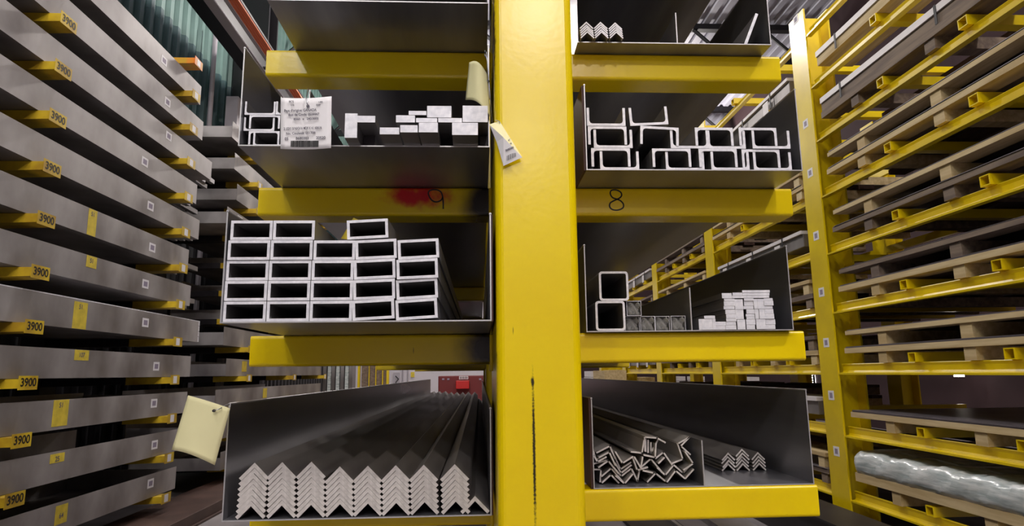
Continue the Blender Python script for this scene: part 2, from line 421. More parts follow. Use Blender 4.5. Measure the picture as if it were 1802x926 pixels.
# right side
for lv, lip, pbl, pbr, ptr, ptl, lab in (
    (0, None, None, None, None, None, 'steel tray on the topmost right arm, only its underside in view'),
    (1, (1190, 77), (1016, 72), (1358, 85), None, None, 'steel tray above the right arm with a leaning flat bar'),
    (2, (1220, 300), (1032, 297), (1413, 303), (1401, 158), (1030, 150), 'steel tray on right arm marked 8 full of channels'),
    (3, (1220, 583), (1032, 583), (1397, 580), (1385, 434), (1027, 432), 'steel tray holding square tubes and small flat bars'),
    (4, (1240, 857), (1045, 866), (1433, 848), (1420, 687), (1040, 702), 'lowest right steel tray with divider and two heaps of angle bars')):
    z = ZA[lv]
    yf = 1.6 if lip is None else front(lip[0], lip[1], z)
    if pbl: xl = at(pbl[0], pbl[1], Y=yf).x; xr = at(pbr[0], pbr[1], Y=yf).x
    else: xl, xr = XR+.03, .9
    xl = max(xl, XR+.016)
    hl = hr = .27
    if ptr: hr = at(ptr[0], ptr[1], Y=yf).z-(z+CZ); hl = at(ptl[0], ptl[1], Y=yf).z-(z+CZ)
    dv = []
    if lv == 1: dv = [(at(1192, 75, Y=yf).x, .1)]
    if lv == 3: dv = [(at(1218, 583, Y=yf).x, at(1217, 508, Y=yf).z-(z+CZ))]
    if lv == 4: dv = [(at(1240, 857, Y=yf).x, at(1239, 777, Y=yf).z-(z+CZ))]
    TR[lv, 1] = (yf, xl, z+CZ)
    tray(lab, xl, xr, yf, YB, z+CZ, hl, hr, dv, rustl=lv in (2, 4))

# ---- bar protos: origin at the middle of the front end's foot, running along +Y
def bar_box(name, w, h, L, side=ALU, end=ALUE):
    mb = MB(); mb.prism([(-w/2, 0), (w/2, 0), (w/2, h), (-w/2, h)], 0, L, 'y', 0, 1)
    return mb.build(name, [side, end], origin=(0, 0, 0))
def bar_tube(name, w, h, t, L, r=0.0, side=ALU, end=ALUE):
    mb = MB()
    if r: mb.ring(rrect(-w/2, w/2, 0, h, r), rrect(-w/2+t, w/2-t, t, h-t, r*.55), 0, L, 0, 1)
    else: mb.ring([(-w/2, 0), (w/2, 0), (w/2, h), (-w/2, h)], [(-w/2+t, t), (w/2-t, t), (w/2-t, h-t), (-w/2+t, h-t)], 0, L, 0, 1)
    return mb.build(name, [side, end], origin=(0, 0, 0))
def bar_angle(name, leg, t, L, side=ALUB, end=ALUBE):
    """roof-shaped: ridge up, feet at z=0"""
    s = leg/math.sqrt(2); q = t*math.sqrt(2)
    mb = MB(); prof = [(0, s), (-s, 0), (-s+t/math.sqrt(2), -t/math.sqrt(2)+0.0), (0, s-q), (s-t/math.sqrt(2), -t/math.sqrt(2)), (s, 0)]
    prof = [(p[0], p[1]+t/math.sqrt(2)) for p in prof]
    n = 6; b = [(p[0], 0, p[1]) for p in prof]+[(p[0], L, p[1]) for p in prof]
    mb.add(b, [(i, (i+1) % n, (i+1) % n+n, i+n) for i in range(n)], 0)
    mb.add(b, [(0, 3, 2, 1), (0, 5, 4, 3)], 1); mb.add(b, [(6, 7, 8, 9), (6, 9, 10, 11)], 1)
    return mb.build(name, [side, end], origin=(0, 0, 0))
def bar_channel(name, w, h, t, L, side=ALU, end=ALUE):
    """opens upwards, web at the bottom"""
    mb = MB(); r = t*1.1
    pr = [(-w/2, 0), (w/2, 0), (w/2, h), (w/2-t, h), (w/2-t, t+r), (w/2-t-r*.3, t+r*.3), (w/2-t-r, t), (-w/2+t+r, t), (-w/2+t+r*.3, t+r*.3), (-w/2+t, t+r), (-w/2+t, h), (-w/2, h)]
    n = 12; b = [(p[0], 0, p[1]) for p in pr]+[(p[0], L, p[1]) for p in pr]
    mb.add(b, [(i, i+n, (i+1) % n+n, (i+1) % n) for i in range(n)], 0)
    caps = [(0, 1, 6, 7), (1, 2, 3, 4), (1, 4, 5, 6), (0, 7, 8, 9), (0, 9, 10, 11)]
    mb.add(b, caps, 1); mb.add(b, [tuple(reversed([i+n for i in c])) for c in caps], 1)
    return mb.build(name, [side, end], origin=(0, 0, 0))
BL = 5.9

# ---- left level 3: hollow rectangular tubes
yf, xl, zf = TR[3, -1]
ytube = yf+.004
def zm(x, y): return (380+x/3.086, 360+y/3.086)
p = bar_tube('rectangular_tube', .0905, .0437, .0062, BL)
W = .0905
cols = [
    [(45, 262, 0), (45, 265, 0), (52, 268, 0), (68, 285, 0), (85, 297, 0)],
    [(265, 483, 0), (278, 492, 0), (275, 492, 0), (285, 497, 0), (297, 508, 0)],
    [(485, 705, 0), (498, 715, 0), (495, 712, 0), (500, 717, 0)],
    [(714, 936, -3.0), (718, 938, -2.2), (719, 938, -2.6), (719, 937, -2.6), (714, 936, -3.2)],
    [(944, 1167, -3.4), (959, 1182, -3.3), (942, 1160, -2.6), (940, 1157, -3.0)]]
H = .0437; NAMES5 = ['leftmost column', 'second column from left', 'middle column', 'fourth column, slightly tilted', 'rightmost column, tilted']
prevx = {}
for ci, col in enumerate(cols):
    for ri, (a, b, rot) in enumerate(col):
        yy = ytube + random.uniform(0, .004)
        ppx = zm((a+b)/2, 615-107.5*ri+50)
        xc = at(ppx[0], 560-34.8*ri, Y=yy).x
        lo = prevx.get(ri, xl+TT+.0005)
        if xc-W/2 < lo: xc = lo+W/2+.0003
        prevx[ri] = xc+W/2+.0012+(.0015 if rot else 0)
        rise = abs(math.sin(math.radians(rot)))*W/2 if rot else 0
        o = place(p, USED, (xc, yy, zf+TT+.0004+ri*(H+.0012)+rise), math.radians(rot))
        tag(o, 'hollow rectangular tube, %s of the %s in the tray' % (ORD[ri] + (' row' if ri else ' one'), NAMES5[ci]), 'metal tube', 'rectangular tubes')
# ---- left level 4: nested angles
yf, xl, zf = TR[4, -1]
LEG, AT = .0478, .0080
p = bar_angle('angle_bar', LEG, AT, BL)
xs = [(441, 449, 8), (495, 492, 8), (547, 545, 8), (597.5, 596, 7), (647, 646, 7), (697, 696, 7), (747, 745, 7), (802, 794, 7)]
px0 = None
yA = yf+.004
for ci, (xb, xt, n) in enumerate(xs):
    for k in range(n):
        fx = at(xb, 900, Y=yA).x+math.copysign(min(abs(xt-xb), 1), xt-xb)*.00045*k
        o = place(p, USED, (fx+random.uniform(-.0001, .0001), yA+random.uniform(0, .003), zf+TT+.0004+k*(AT*1.4142+.0007)), 0)
        tag(o, 'angle bar, %s layer up in the %s nested stack from the left' % (ORD[k], nth(ci)), 'angle bar', 'nested angle bars in the lowest left tray')
o = place(p, USED, (min(at(851.5, 900, Y=yA).x, XTR-TT-LEG/1.4142-.0015), yA+.002, zf+TT+.0004), 0)
tag(o, 'single angle bar lying alone beside the yellow column', 'angle bar', 'nested angle bars in the lowest left tray')

# ---- left level 2: channels and flat bars
yf, xl, zf = TR[2, -1]
def zt(x, y): return (380+x/2.316, y/2.316)
yc = yf-.03
p = bar_channel('channel_bar', .058, .03, .0045, BL)
def pxr(x0, y0, x1, y1, Y):
    a = at(x0, y1, Y=Y); b = at(x1, y0, Y=Y); return a.x, b.x, a.z, b.z
base = zf+TT+.0004
CW2, CH2 = .074, .0345
pch = bar_channel('channel_bar', CW2, CH2, .0045, BL)
ych = yf+.01; x449 = max(at(429, 200, Y=ych).x, xl+TT+.0006)
for dx, row, inv, lab in ((.026, 0, 0, 'bottom upright channel of the stack at the left tray wall'), (.0135, 1, 1, 'upside-down channel over the bottom one at the left tray wall'), (0, 2, 0, 'third channel up, opening upwards, at the left tray wall'),
                          (.0135, 3, 1, 'upper upside-down channel at the left tray wall'), (.001, 4, 0, 'top channel opening upwards at the left tray wall'), (.0765, 4, 0, 'top channel mostly hidden behind the printed tag')):
    z_ = base+(0, .0052, .0405, .0457, .081)[row]
    X = x449+dx+CW2/2
    o = place(pch, USED, (X, ych+random.uniform(0, .004), z_+(CH2 if inv else 0)), math.pi if inv else 0)
    tag(o, lab, 'channel bar', 'channels in tray 9')
bpy.data.objects.remove(p)
bars = [((523, 462, 578, 562), 'upright flat bar standing on edge, first of the loose bars'),
        ((667, 520, 748, 548), 'low flat bar at the left foot of the bar heap'),
        ((750, 510, 823, 540), 'narrow flat bar in the bottom row of the heap'),
        ((826, 500, 905, 540), 'wide flat bar in the middle of the bottom row'),
        ((962, 500, 1068, 550), 'wide flat bar at the right of the bottom row'),
        ((575, 472, 650, 499), 'flat bar leaning on the upright one'),
        ((733, 470, 812, 499), 'flat bar bridging the left side of the heap'),
        ((785, 452, 858, 469), 'thin flat bar near the top of the heap'),
        ((860, 432, 960, 479), 'thick flat bar topmost in the heap'),
        ((905, 481, 1003, 499), 'flat bar under the thick topmost bar'),
        ((1005, 431, 1108, 498), 'large flat bar beside the yellow column'),
        ((815, 481, 902, 499), 'flat bar in the middle row of the heap')]
yb0 = yf-.055
for i, (r, lab) in enumerate(bars):
    a = zt(r[0], r[1]); b = zt(r[2], r[3])
    Yb = yb0
    if i < 5:   # rests on the tray floor: the end plane follows from the foot
        lo, hi = yf-.2, yf
        for _ in range(40):
            m_ = (lo+hi)/2
            if at(a[0], b[1], Y=m_).z > base: lo = m_
            else: hi = m_
            # z grows with Y above the horizon, so search the other way
        best = min((abs(at(a[0], b[1], Y=yf-.2+.2*k/200).z-base), yf-.2+.2*k/200) for k in range(201))
        Yb = best[1]
    x0, x1, z0, z1 = pxr(a[0], a[1], b[0], b[1], Yb)
    if i < 5: z1 += base-z0; z0 = base
    w, h = x1-x0-.0006, z1-z0-.0006
    if i == 0: ubar = x1+.0006
    if i == 4: rbar = x1+.0006
    pb = bar_box('flat_bar', w, h, BL); pb.location = ((x0+x1)/2, Yb, z0+.0003)
    tag(pb, lab, 'flat bar', 'aluminium flat bars in tray 9')
# bars set further back that carry the raised ones
for (r, lab) in (((575, 505, 650, 560), 'recessed bar under the flat bar beside the upright one'), ((1075, 500, 1105, 560), 'recessed narrow bar against the tray wall by the column')):
    a = zt(r[0], r[1]); b = zt(r[2], r[3]); Y2 = yf+.03
    x0, x1, _, _ = pxr(a[0], a[1], b[0], b[1], Y2); x0 = max(x0, (ubar if r[0] < 900 else rbar)); x1 = min(x1, XTR-.005)
    zt1 = at(*zt(600, 499 if r[0] < 900 else 498), Y=yb0).z-.0005
    pb = bar_box('flat_bar', x1-x0, zt1-base, BL-.2, ALU, DARKST_SHADE); pb.location = ((x0+x1)/2, Y2, base)
    tag(pb, lab, 'flat bar', 'aluminium flat bars in tray 9')

# ---- right level 2: big channels
yf, xl, zf = TR[2, 1]
base = zf+TT+.0004
def zr(x, y): return (1000+x/2.316, y/2.316)
CW, CH, CT = .109, .0535, .0072
p = bar_channel('channel_bar', CW, CH, CT, BL)
yk = yf+.006
def cx(x0, x1): return at(1000+(x0+x1)/2/2.316, 280, Y=yk).x
# (x0, x1, top row z, inverted, tilt, label)
ROWZ = [0, CT+.001, CH+.0015, CH+CT+.003, 2*CH+.0025]
ch = [(85, 263, 0, 1, 0, 'upside-down channel at the foot of the left end'), (120, 298, -1, 0, 0, 'upright channel nested under the first upside-down one'),
      (335, 510, 0, 1, 0, 'upside-down channel, second group of the bottom row'), (388, 565, -1, 0, 0, 'upright channel, second group of the bottom row'),
      (525, 698, 0, 1, 0, 'upside-down channel, third group of the bottom row'), (573, 745, -1, 0, 0, 'upright channel, third group of the bottom row'),
      (705, 872, 0, 1, 0, 'upside-down channel at the right end of the bottom row'), (750, 915, -1, 0, 0, 'upright channel at the right end of the bottom row'),
      (75, 252, 2, 1, 0, 'upside-down channel, left end of the upper row'), (98, 275, 1, 0, 0, 'upright channel, left end of the upper row'),
      (290, 468, 2, 1, 3, 'tilted upside-down channel with a sloping web in the upper row'), (410, 590, 1, 0, 0, 'upright channel right of the tilted one'),
      (517, 690, 2, 1, 0, 'upside-down channel in the middle of the upper row'), (566, 738, 1, 0, 0, 'upright channel in the middle of the upper row'),
      (700, 865, 2, 1, 0, 'upside-down channel, right end of the upper row'), (750, 917, 1, 0, 0, 'upright channel, right end of the upper row'),
      (74, 248, 3, 0, 0, 'top channel opening upwards at the left end'), (250, 426, 3, 0, -3, 'slightly tilted top channel opening upwards')]
for x0, x1, row, inv, tilt, lab in ch:
    X = max(cx(x0, x1), xl+TT+CW/2+.001)
    if row == 0: z = base+.0088
    elif row == -1: z = base
    elif row == 1: z = base+CH+.0102
    elif row == 2: z = base+CH+.019
    else: z = base+2*CH+.0208
    if inv: o = place(p, USED, (X, yk+random.uniform(0, .004), z+CH), math.pi+math.radians(tilt))
    else: o = place(p, USED, (X, yk+random.uniform(0, .004), z+(.003 if tilt else 0)), math.radians(tilt))
    tag(o, lab, 'channel bar', 'channels in tray 8')

# ---- right level 3: square tubes, bagged tubes, small flats
yf, xl, zf = TR[3, 1]
base = zf+TT+.0004
ys = yf+.002
s_ = at(1100, 550, Y=ys).x-at(1048, 550, Y=ys).x
p = bar_tube('square_tube', s_, s_, .0062, BL, r=.009)
for (pc, k, lab) in ((1074, 0, 'lower thick-walled square tube with rounded corners'), (1082, 1, 'upper thick-walled square tube resting on its twin')):
    o = place(p, USED, (at(pc, 550, Y=ys).x, ys, base+k*(s_+.0005))); tag(o, lab, 'metal tube', 'thick-walled square tubes')
s2 = at(1193, 570, Y=ys).x-at(1167, 570, Y=ys).x
tubes = [(1116, 0, 'bagged thin square tube behind the lower big tube'), (1126+1.5, 0, 'bagged thin square tube under the raised bagged one'), (1160, 0, 'bagged thin square tube in the middle of the floor row'), (1187, 0, 'bagged thin square tube nearest the divider'), (1117, 1, 'bagged thin square tube lying on top of the others')]
xc = at(1075, 550, Y=ys).x+s_/2+.003
p = thing('square_tube', 'x', 'metal tube', (0, 0, 0)); p['_o'] = (0, 0, 0)
mb = MB(); t_ = .0012; w = s2
mb.ring([(-w/2, 0), (w/2, 0), (w/2, w), (-w/2, w)], [(-w/2+t_, t_), (w/2-t_, t_), (w/2-t_, w-t_), (-w/2+t_, w-t_)], 0, BL, 0, 1); mb.build('tube_body', [ALU, ALUE], p)
mb = MB(); g = []
for i in range(7):
    row = []
    for j in range(7):
        u, v = (i/6-.5)*w*.9, (j/6)*w*.9+w*.05
        row.append((u, .012+.01*math.sin(i*1.9+j*1.3)+.006*math.cos(i*3.1-j*2.2), v))
    g.append(row)
mb.quadsheet(g, .0003); mb.build('plastic_bag_end', PLAST, p, smooth=True)
for i, (k, lab) in enumerate(((0, 'bagged thin square tube beside the lower big tube'), (0, 'bagged thin square tube under the raised bagged one'), (0, 'bagged thin square tube second from the divider'), (0, 'bagged thin square tube next to the divider'), (1, 'bagged thin square tube raised on the others'))):
    X = xc+w/2+i*(w+.0015) if k == 0 else at(1117, 545, Y=ys).x
    if k == 1: X = xc+w*.6
    o = place(p, USED, (X+.0005, ys+.015+random.uniform(0, .02), base+k*(w+.001)), 0, 0); tag(o, lab, 'metal tube', 'bagged thin square tubes')
# small flats: (x0,y0,x1,y1) in the enlarged crop
def zs(x, y): return (1220+x/9.26, 500+y/9.26)
fl = []
def fcol(x0, x1, ys_, lab):
    for a, b in zip(ys_[1:], ys_[:-1]): fl.append((x0+random.uniform(-6, 6), a, x1+random.uniform(-6, 6), b, lab))
fcol(98, 148, [755, 575], 'on edge at the left end of the pale flat bars')
fcol(152, 318, [755, 575], 'thick block-like one near the left end')
fcol(322, 362, [755, 575], 'on edge beside the block-like one')
fcol(186, 358, [572, 520], 'lying on the block-like ones')
fcol(375, 540, [755, 690, 620], 'in the low pair between the two heaps')
fcol(535, 700, [755, 680, 622, 570, 500, 425], 'in the first tall column')
fcol(505, 680, [423, 370, 290, 245], 'in the upper first tall column')
fcol(475, 630, [243, 155], 'topmost over the first tall column')
fcol(642, 800, [243, 200, 150], 'over the gap right of the first column')
fcol(724, 850, [755, 590], 'on edge between the columns, lower')
fcol(704, 818, [588, 430], 'on edge between the columns, middle')
fcol(690, 810, [428, 258], 'on edge between the columns, upper')
fcol(870, 1012, [755, 680, 590, 545, 500, 425], 'in the second tall column')
fcol(832, 985, [423, 370, 290, 245], 'in the upper second column')
fcol(806, 1250, [243, 200, 155, 110], 'of the wide ones across the top')
fcol(1036, 1078, [755, 590], 'on edge right of the second column')
fcol(1082, 1180, [755, 590], 'pale upright one low before the last column')
fcol(1020, 1070, [588, 425], 'on edge in the middle right')
fcol(1086, 1160, [588, 425], 'upright pale one in the middle right')
fcol(998, 1045, [423, 258], 'on edge high between the columns')
fcol(1058, 1098, [423, 258], 'second on edge high between the columns')
fcol(1112, 1160, [423, 258], 'third on edge high between the columns')
fcol(1192, 1340, [755, 680, 590], 'low in the last column')
fcol(1172, 1318, [588, 500, 425], 'midway up the last column')
fcol(1165, 1303, [423, 370, 290, 245], 'high in the last column')
yy = yf-.004
counts = {}
off = base-at(*zs(700, 755), Y=yy).z
for x0, y0, x1, y1, lab in fl:
    a = zs(x0, y0); b = zs(x1, y1); X0, X1, Z0, Z1 = pxr(a[0], a[1], b[0], b[1], yy)
    k = counts.get(lab, 0); counts[lab] = k+1
    pb = bar_box('flat_bar', X1-X0-.0004, max(Z1-Z0-.0005, .002), BL, ALU, ALUE); pb.location = ((X0+X1)/2, yy+random.uniform(0, .004), max(Z0+off+(X0-at(1290, 580, Y=yy).x)*.012, base)+.0002)
    n_same = sum(1 for f in fl if f[4] == lab)
    tag(pb, 'small flat bar '+lab+('' if n_same == 1 else ', %s one up' % nth(k)), 'flat bar', 'small pale flat bars behind the divider')

# ---- right level 4: two heaps of angles
yf, xl, zf = TR[4, 1]
base = zf+TT+.0004
def zq(x, y): return (1030+x/6.614, 740+y/6.614)
ya = yf+.05
# neat heap
yn = at(1300, 830, Z=base-CZ).y
leg2 = (at(1295, 830, Y=yn).x-at(1275, 830, Y=yn).x)*.86
p = bar_angle('angle_bar', leg2, .0046, BL-.3)
dz = .0046*1.4142+.0045
for ci, (pc, n) in enumerate(((1284, 4), (1309, 5), (1338, 4))):
    for k in range(n):
        X = at(pc-1.5*k*(0 if ci else 0)+(k*-.5 if ci == 2 else 0), 828, Y=yn).x
        o = place(p, USED, (X, yn+random.uniform(0, .01), base+k*dz))
        tag(o, 'small angle bar, %s up in the %s stack right of the divider' % (ORD[k], ['left', 'middle', 'right'][ci]), 'angle bar', 'small angle bars right of the divider')
# untidy heap: corner points of each L (end, corner, end) in the enlarged crop
Ls = [((90, 360), (130, 485), (250, 415)), ((95, 430), (135, 500), (240, 440)), ((95, 530), (240, 490), (240, 494)),
      ((130, 400), (285, 320), (350, 470)), ((150, 450), (270, 385), (345, 545)), ((150, 570), (265, 490), (385, 640)), ((190, 680), (305, 580), (440, 740)), ((195, 750), (300, 655), (395, 765)),
      ((340, 380), (425, 515), (545, 440)), ((350, 440), (420, 600), (545, 515)), ((350, 520), (425, 640), (545, 545)), ((345, 580), (430, 680), (545, 590)), ((345, 660), (450, 755), (545, 640)),
      ((545, 440), (600, 600), (725, 565)), ((560, 440), (640, 575), (645, 580)), ((545, 590), (615, 730), (640, 600)),
      ((525, 385), (655, 400), (680, 250)), ((660, 440), (640, 570), (655, 440)), ((690, 215), (695, 375), (690, 215)), ((715, 235), (715, 385), (715, 235)), ((740, 250), (740, 395), (740, 250)), ((690, 215), (830, 225), (930, 280)), ((670, 420), (805, 450), (815, 285)), ((775, 280), (775, 400), (860, 250)),
      ((650, 570), (765, 470), (905, 635)), ((820, 470), (915, 395), (1020, 545)), ((840, 520), (905, 455), (840, 520)), ((660, 600), (770, 625), (660, 600)),
      ((725, 745), (825, 640), (940, 735)), ((835, 570), (930, 660), (1020, 550)), ((940, 735), (1040, 600), (1150, 695)),
      ((1020, 530), (1150, 480), (1085, 290)), ((1090, 290), (1215, 220), (1120, 320)), ((1130, 330), (1230, 420), (1135, 330)), ((1150, 380), (1245, 520), (1130, 595)), ((1040, 545), (1150, 640), (1245, 540)), ((1150, 695), (1245, 590), (1150, 695)),
      ((95, 600), (190, 600), (180, 750))]
where = ['at the left wall', 'left part', 'middle', 'right part', 'against the divider']
cnt = {}
yL = yn
zfo = base-at(*zq(460, 765), Y=ya).z
x_lo = xl+TT+.005; x_hi = at(1238, 857, Y=yf).x-.008
for i, L3 in enumerate(Ls):
    pts = [at(*zq(*q), Y=ya) for q in L3]
    q = [(min(max(v.x, x_lo), x_hi), max(v.z+zfo, base+.0028)) for v in pts]
    th = .0044
    # offset polyline to get the section
    a, b, c = [Vector((u[0], u[1])) for u in q]
    d1 = (b-a); d2 = (c-b)
    mb = MB()
    def seg(P, Q, e0, e1, s):
        d = (Q-P).normalized(); n_ = Vector((-d.y, d.x))*th*.5
        P2, Q2 = P-d*e0, Q+d*e1
        mb.prism([tuple(P2+n_), tuple(P2-n_), tuple(Q2-n_), tuple(Q2+n_)] if s else [tuple(P2+n_), tuple(P2-n_), tuple(Q2-n_), tuple(Q2+n_)], ya+dy, ya+dy+BL-.4, 'y', 0, 1)
    dy = random.uniform(-.012, .012)
    if d1.length > .004: seg(a, b, 0, th*.5, 1)
    if d2.length > .004 and (c-a).length > .004: seg(b, c, th*.5, 0, 1)
    o = mb.build('angle_bar', [ALUB, ALUBE])
    k = min(4, int((b.x-x_lo)/(x_hi-x_lo)*5)); lab = where[k]; n_ = cnt.get(lab, 0); cnt[lab] = n_+1
    tag(o, 'thin angle bar in the untidy heap, %s, %s one' % (lab, nth(n_)), 'angle bar', 'untidy heap of thin angle bars')

# ---- right level 1: small angles and leaning flat bar
yf, xl, zf = TR[1, 1]
base = zf+TT+.0004
y1 = yf-.02
lg = (at(1046, 60, Y=y1).x-at(1022, 60, Y=y1).x)/1.4142*1.0
p = bar_angle('angle_bar', lg*1.03, .0038, BL, ALU, ALUE)
for ci, pc in enumerate((1034, 1059, 1085)):
    for k in range(5):
        o = place(p, USED, (at(pc+k*-.3, 66, Y=y1).x, y1+random.uniform(0, .003), base+k*(.0036*1.4142+.0024)))
        tag(o, 'bright small angle bar high beside the column, %s up in the %s stack' % (ORD[k], ['left', 'middle', 'right'][ci]), 'angle bar', 'bright small angle bars high on the right')
a = at(1312, 84, Y=yf+.01); b = at(1332, 24, Y=yf+.01)
d = Vector((b.x-a.x, b.z-a.z)).normalized(); n_ = Vector((d.y, -d.x))*.0045
A = Vector((a.x, base+.002)); B = Vector((b.x, b.z))
o = MB().prism([tuple(A-n_), tuple(A+n_), tuple(B+n_), tuple(B-n_)], yf+.01, yf+5.5, 'y', 0, 1).build('flat_bar', [ALU, ALUE]); tag(o, 'bright flat bar leaning in the high right tray', 'flat bar')

# ------------------------------------------------------------------ tags
def sheet(corners, n, depth, bow, mats, parent=None, name='tag_card'):
    """corners TL,TR,BR,BL as points; depth(u,v) pushes along Y, bow(u,v) moves in Z"""
    TL, TR_, BR, BL_ = [Vector(c) for c in corners]; g = []
    for i in range(n+1):
        v = i/n; row = []
        for j in range(n+1):
            u = j/n; P = (TL*(1-u)+TR_*u)*(1-v)+(BL_*(1-u)+BR*u)*v
            row.append((P.x, P.y+depth(u, v), P.z+bow(u, v)))
        g.append(row)
    return MB().quadsheet(g, .0004).build(name, mats, parent, smooth=True)
# left card on the lowest tray
yf = TR[4, -1][0]
Yt = yf-.03
t = thing('hanging_tag', 'blank cream card tag wired to the lowest left tray corner', 'tag', at(350, 819, Y=Yt))
cs = [at(331, 696, Y=Yt+.02), at(405, 719, Y=Yt), at(378, 819, Y=Yt+.015), at(302, 792, Y=Yt+.03)]
sheet(cs, 12, lambda u, v: -.012*math.sin(math.pi*u)*(.4+v), lambda u, v: .009*math.sin(math.pi*u)*v+.002*math.sin(math.pi*u)*(1-v), PAPER, t)
h = at(377, 723, Y=Yt-.004)
MB().tube([h+Vector((0, -.004, 0)), h+Vector((0, .001, 0))], .0032, 12).build('punched_hole', INK, t)
w0 = at(398, 713, Y=yf-.004)
MB().tube([h+Vector((0, -.005, 0)), at(386, 720, Y=Yt-.006), at(392, 716, Y=Yt+.004), w0, at(406, 710, Y=yf+.001), at(404, 722, Y=yf-.006)], .0011, 6).build('wire_tie', WIRE, t, smooth=True)
# printed tag
yf = TR[2, -1][0]
Yt = yf-.075
t = thing('hanging_tag', 'white printed tag with barcode hooked in front of the channels', 'tag', at(538, 262, Y=Yt))
cs = [at(494, 172, Y=Yt), at(583.5, 169.5, Y=Yt), at(582.5, 260.5, Y=Yt), at(493.5, 262, Y=Yt)]
sheet(cs, 10, lambda u, v: .003*math.sin(math.pi*u), lambda u, v: -.0015*math.sin(math.pi*u), PAPERW, t)
h = at(542, 187, Y=Yt-.0002)
MB().tube([h+Vector((0, -.0012, 0)), h+Vector((0, .001, 0))], .0036, 14).build('punched_hole', INKG, t)
MB().tube([h+Vector((0, -.002, -.001)), at(540, 180, Y=Yt-.004), at(539, 172, Y=Yt), at(541, 164, Y=Yt+.03), at(542, 157, Y=yf-.002), at(545, 160, Y=yf+.006)], .0013, 6).build('wire_hook', WIRE, t, smooth=True)
xr_, zr_ = (cs[1]-cs[0]).normalized(), (cs[0]-cs[3]).normalized()
def z5(x, y): return (480+x/7.12, 150+y/7.12)
for n_t, (body, x, y, s) in enumerate((("PCS", 232, 208, 30), ("LBS", 600, 212, 26), ("10", 245, 250, 24), ("REP", 570, 246, 24), ("Pays d'origine: CANADA", 345, 315, 40), ("Bon de Cmde: 0504447", 388, 368, 38), ("8060   x   240.0000", 417, 422, 34),
                      ("2 1/2X1 5/16X3/16 MDP X 4.1 6061/6", 375, 540, 38), ("No. Coulee#: 051708", 350, 602, 36), ("05       8680383       20520", 405, 665, 40))):
    c = at(*z5(x, y), Y=Yt-.0012)
    o = text_mb(body, s/7.12*Yt/1119*1.25, INKG, t, 'lettering', frame_m((c.x, c.y, c.z), xr_, zr_), width=(60, 50, 38, 52, 410, 390, 315, 480, 370, 515)[n_t]/7.12*Yt/1119)
mb = MB(); x = 228
random.seed(3)
while x < 575:
    w = random.choice((5, 8, 12, 6)); a = at(*z5(x, 697), Y=Yt-.0009+.003*math.sin(math.pi*(x-97)/640)); b = at(*z5(x+w, 772), Y=Yt)
    mb.box(a.x, b.x, a.y-.0008, a.y-.0004, b.z, a.z); x += w+random.choice((5, 7, 10))
mb.build('barcode', INK, t)
# cream card on the tray hem beside the column
Yt = yf-.015
t = thing('hanging_tag', 'plain cream card tag curling beside the yellow column', 'tag', at(845, 205, Y=Yt))
cs = [at(825.5, 110, Y=Yt+.02), at(858, 132, Y=Yt), at(863.5, 206, Y=Yt), at(819, 176, Y=Yt+.03)]
sheet(cs, 12, lambda u, v: -.022*math.sin(math.pi*u), lambda u, v: .006*math.sin(math.pi*u), PAPER, t)
MB().tube([at(861, 143, Y=yf-.006), at(857, 141, Y=Yt-.004), at(860, 146, Y=Yt-.004)], .0013, 6).build('wire_tie', WIRE, t)
# long hem wire loop standing above the wall
t = thing('wire_loop', 'thin steel wire loop standing on the tray wall by the column', 'wire', at(866, 215, Y=yf-.004))
MB().tube([at(866, 215, Y=yf-.004), at(862, 160, Y=yf-.004), at(857.5, 108, Y=yf-.004), at(856, 92, Y=yf-.004), at(853.5, 89, Y=yf-.004), at(853, 97, Y=yf-.004), at(856.5, 103, Y=yf-.004)], .0014, 6).build('wire', WIRE, t, smooth=True)
# twisted printed tag over the column
Y3 = CF-.012
t = thing('hanging_tag', 'twisted printed tag hanging over the edge of the yellow column', 'tag', at(886, 292, Y=Y3))
A0, A1, B0, B1, Mf = at(861, 219, Y=Y3-.006), at(879, 213, Y=Y3), at(886, 292, Y=Y3), at(919, 277, Y=Y3-.002), at(886, 242, Y=Y3-.012)
def tri(a, b, c, m, name):
    mb = MB(); g = []; n = 6
    vs = []; idx = {}
    for i in range(n+1):
        for j in range(n+1-i):
            idx[i, j] = len(vs); u, v = i/n, j/n; vs.append(Vector(a)*(1-u-v)+Vector(b)*u+Vector(c)*v)
    nrm = (Vector(b)-Vector(a)).cross(Vector(c)-Vector(a)).normalized()
    if nrm.y > 0: nrm = -nrm
    N = len(vs); fs = []
    for i in range(n):
        for j in range(n-i):
            fs.append((idx[i, j], idx[i+1, j], idx[i, j+1]))
            if j < n-i-1: fs.append((idx[i+1, j], idx[i+1, j+1], idx[i, j+1]))
    mb.add(vs+[v-nrm*.0004 for v in vs], fs+[tuple(x+N for x in reversed(f)) for f in fs])
    return mb.build(name, m, t)
tri(A0, A1, Mf, PAPER, 'tag_back'); tri(A1, B1, Mf, PAPER, 'tag_back')
tri(A0, Mf, at(874, 250, Y=Y3), PAPERW, 'tag_card'); tri(at(874, 250, Y=Y3), Mf, B0, PAPERW, 'tag_card'); tri(Mf, B1, B0, PAPERW, 'tag_card')
MB().tube([at(872, 212, Y=Y3-.004), at(878, 213, Y=Y3-.004), at(880, 217, Y=Y3-.003)], .001, 6).build('wire_tie', WIRE, t)
mb = MB()
for k in range(9):
    a = at(892+k*1.9, 283-k*.9, Y=Y3-.0035); b = at(890.5+k*1.9, 274-k*.9, Y=Y3-.0045)
    mb.box(a.x, a.x+.0012 if k % 2 else a.x+.0007, a.y-.001, a.y-.0006, a.z, b.z)
mb.build('barcode', INK, t)
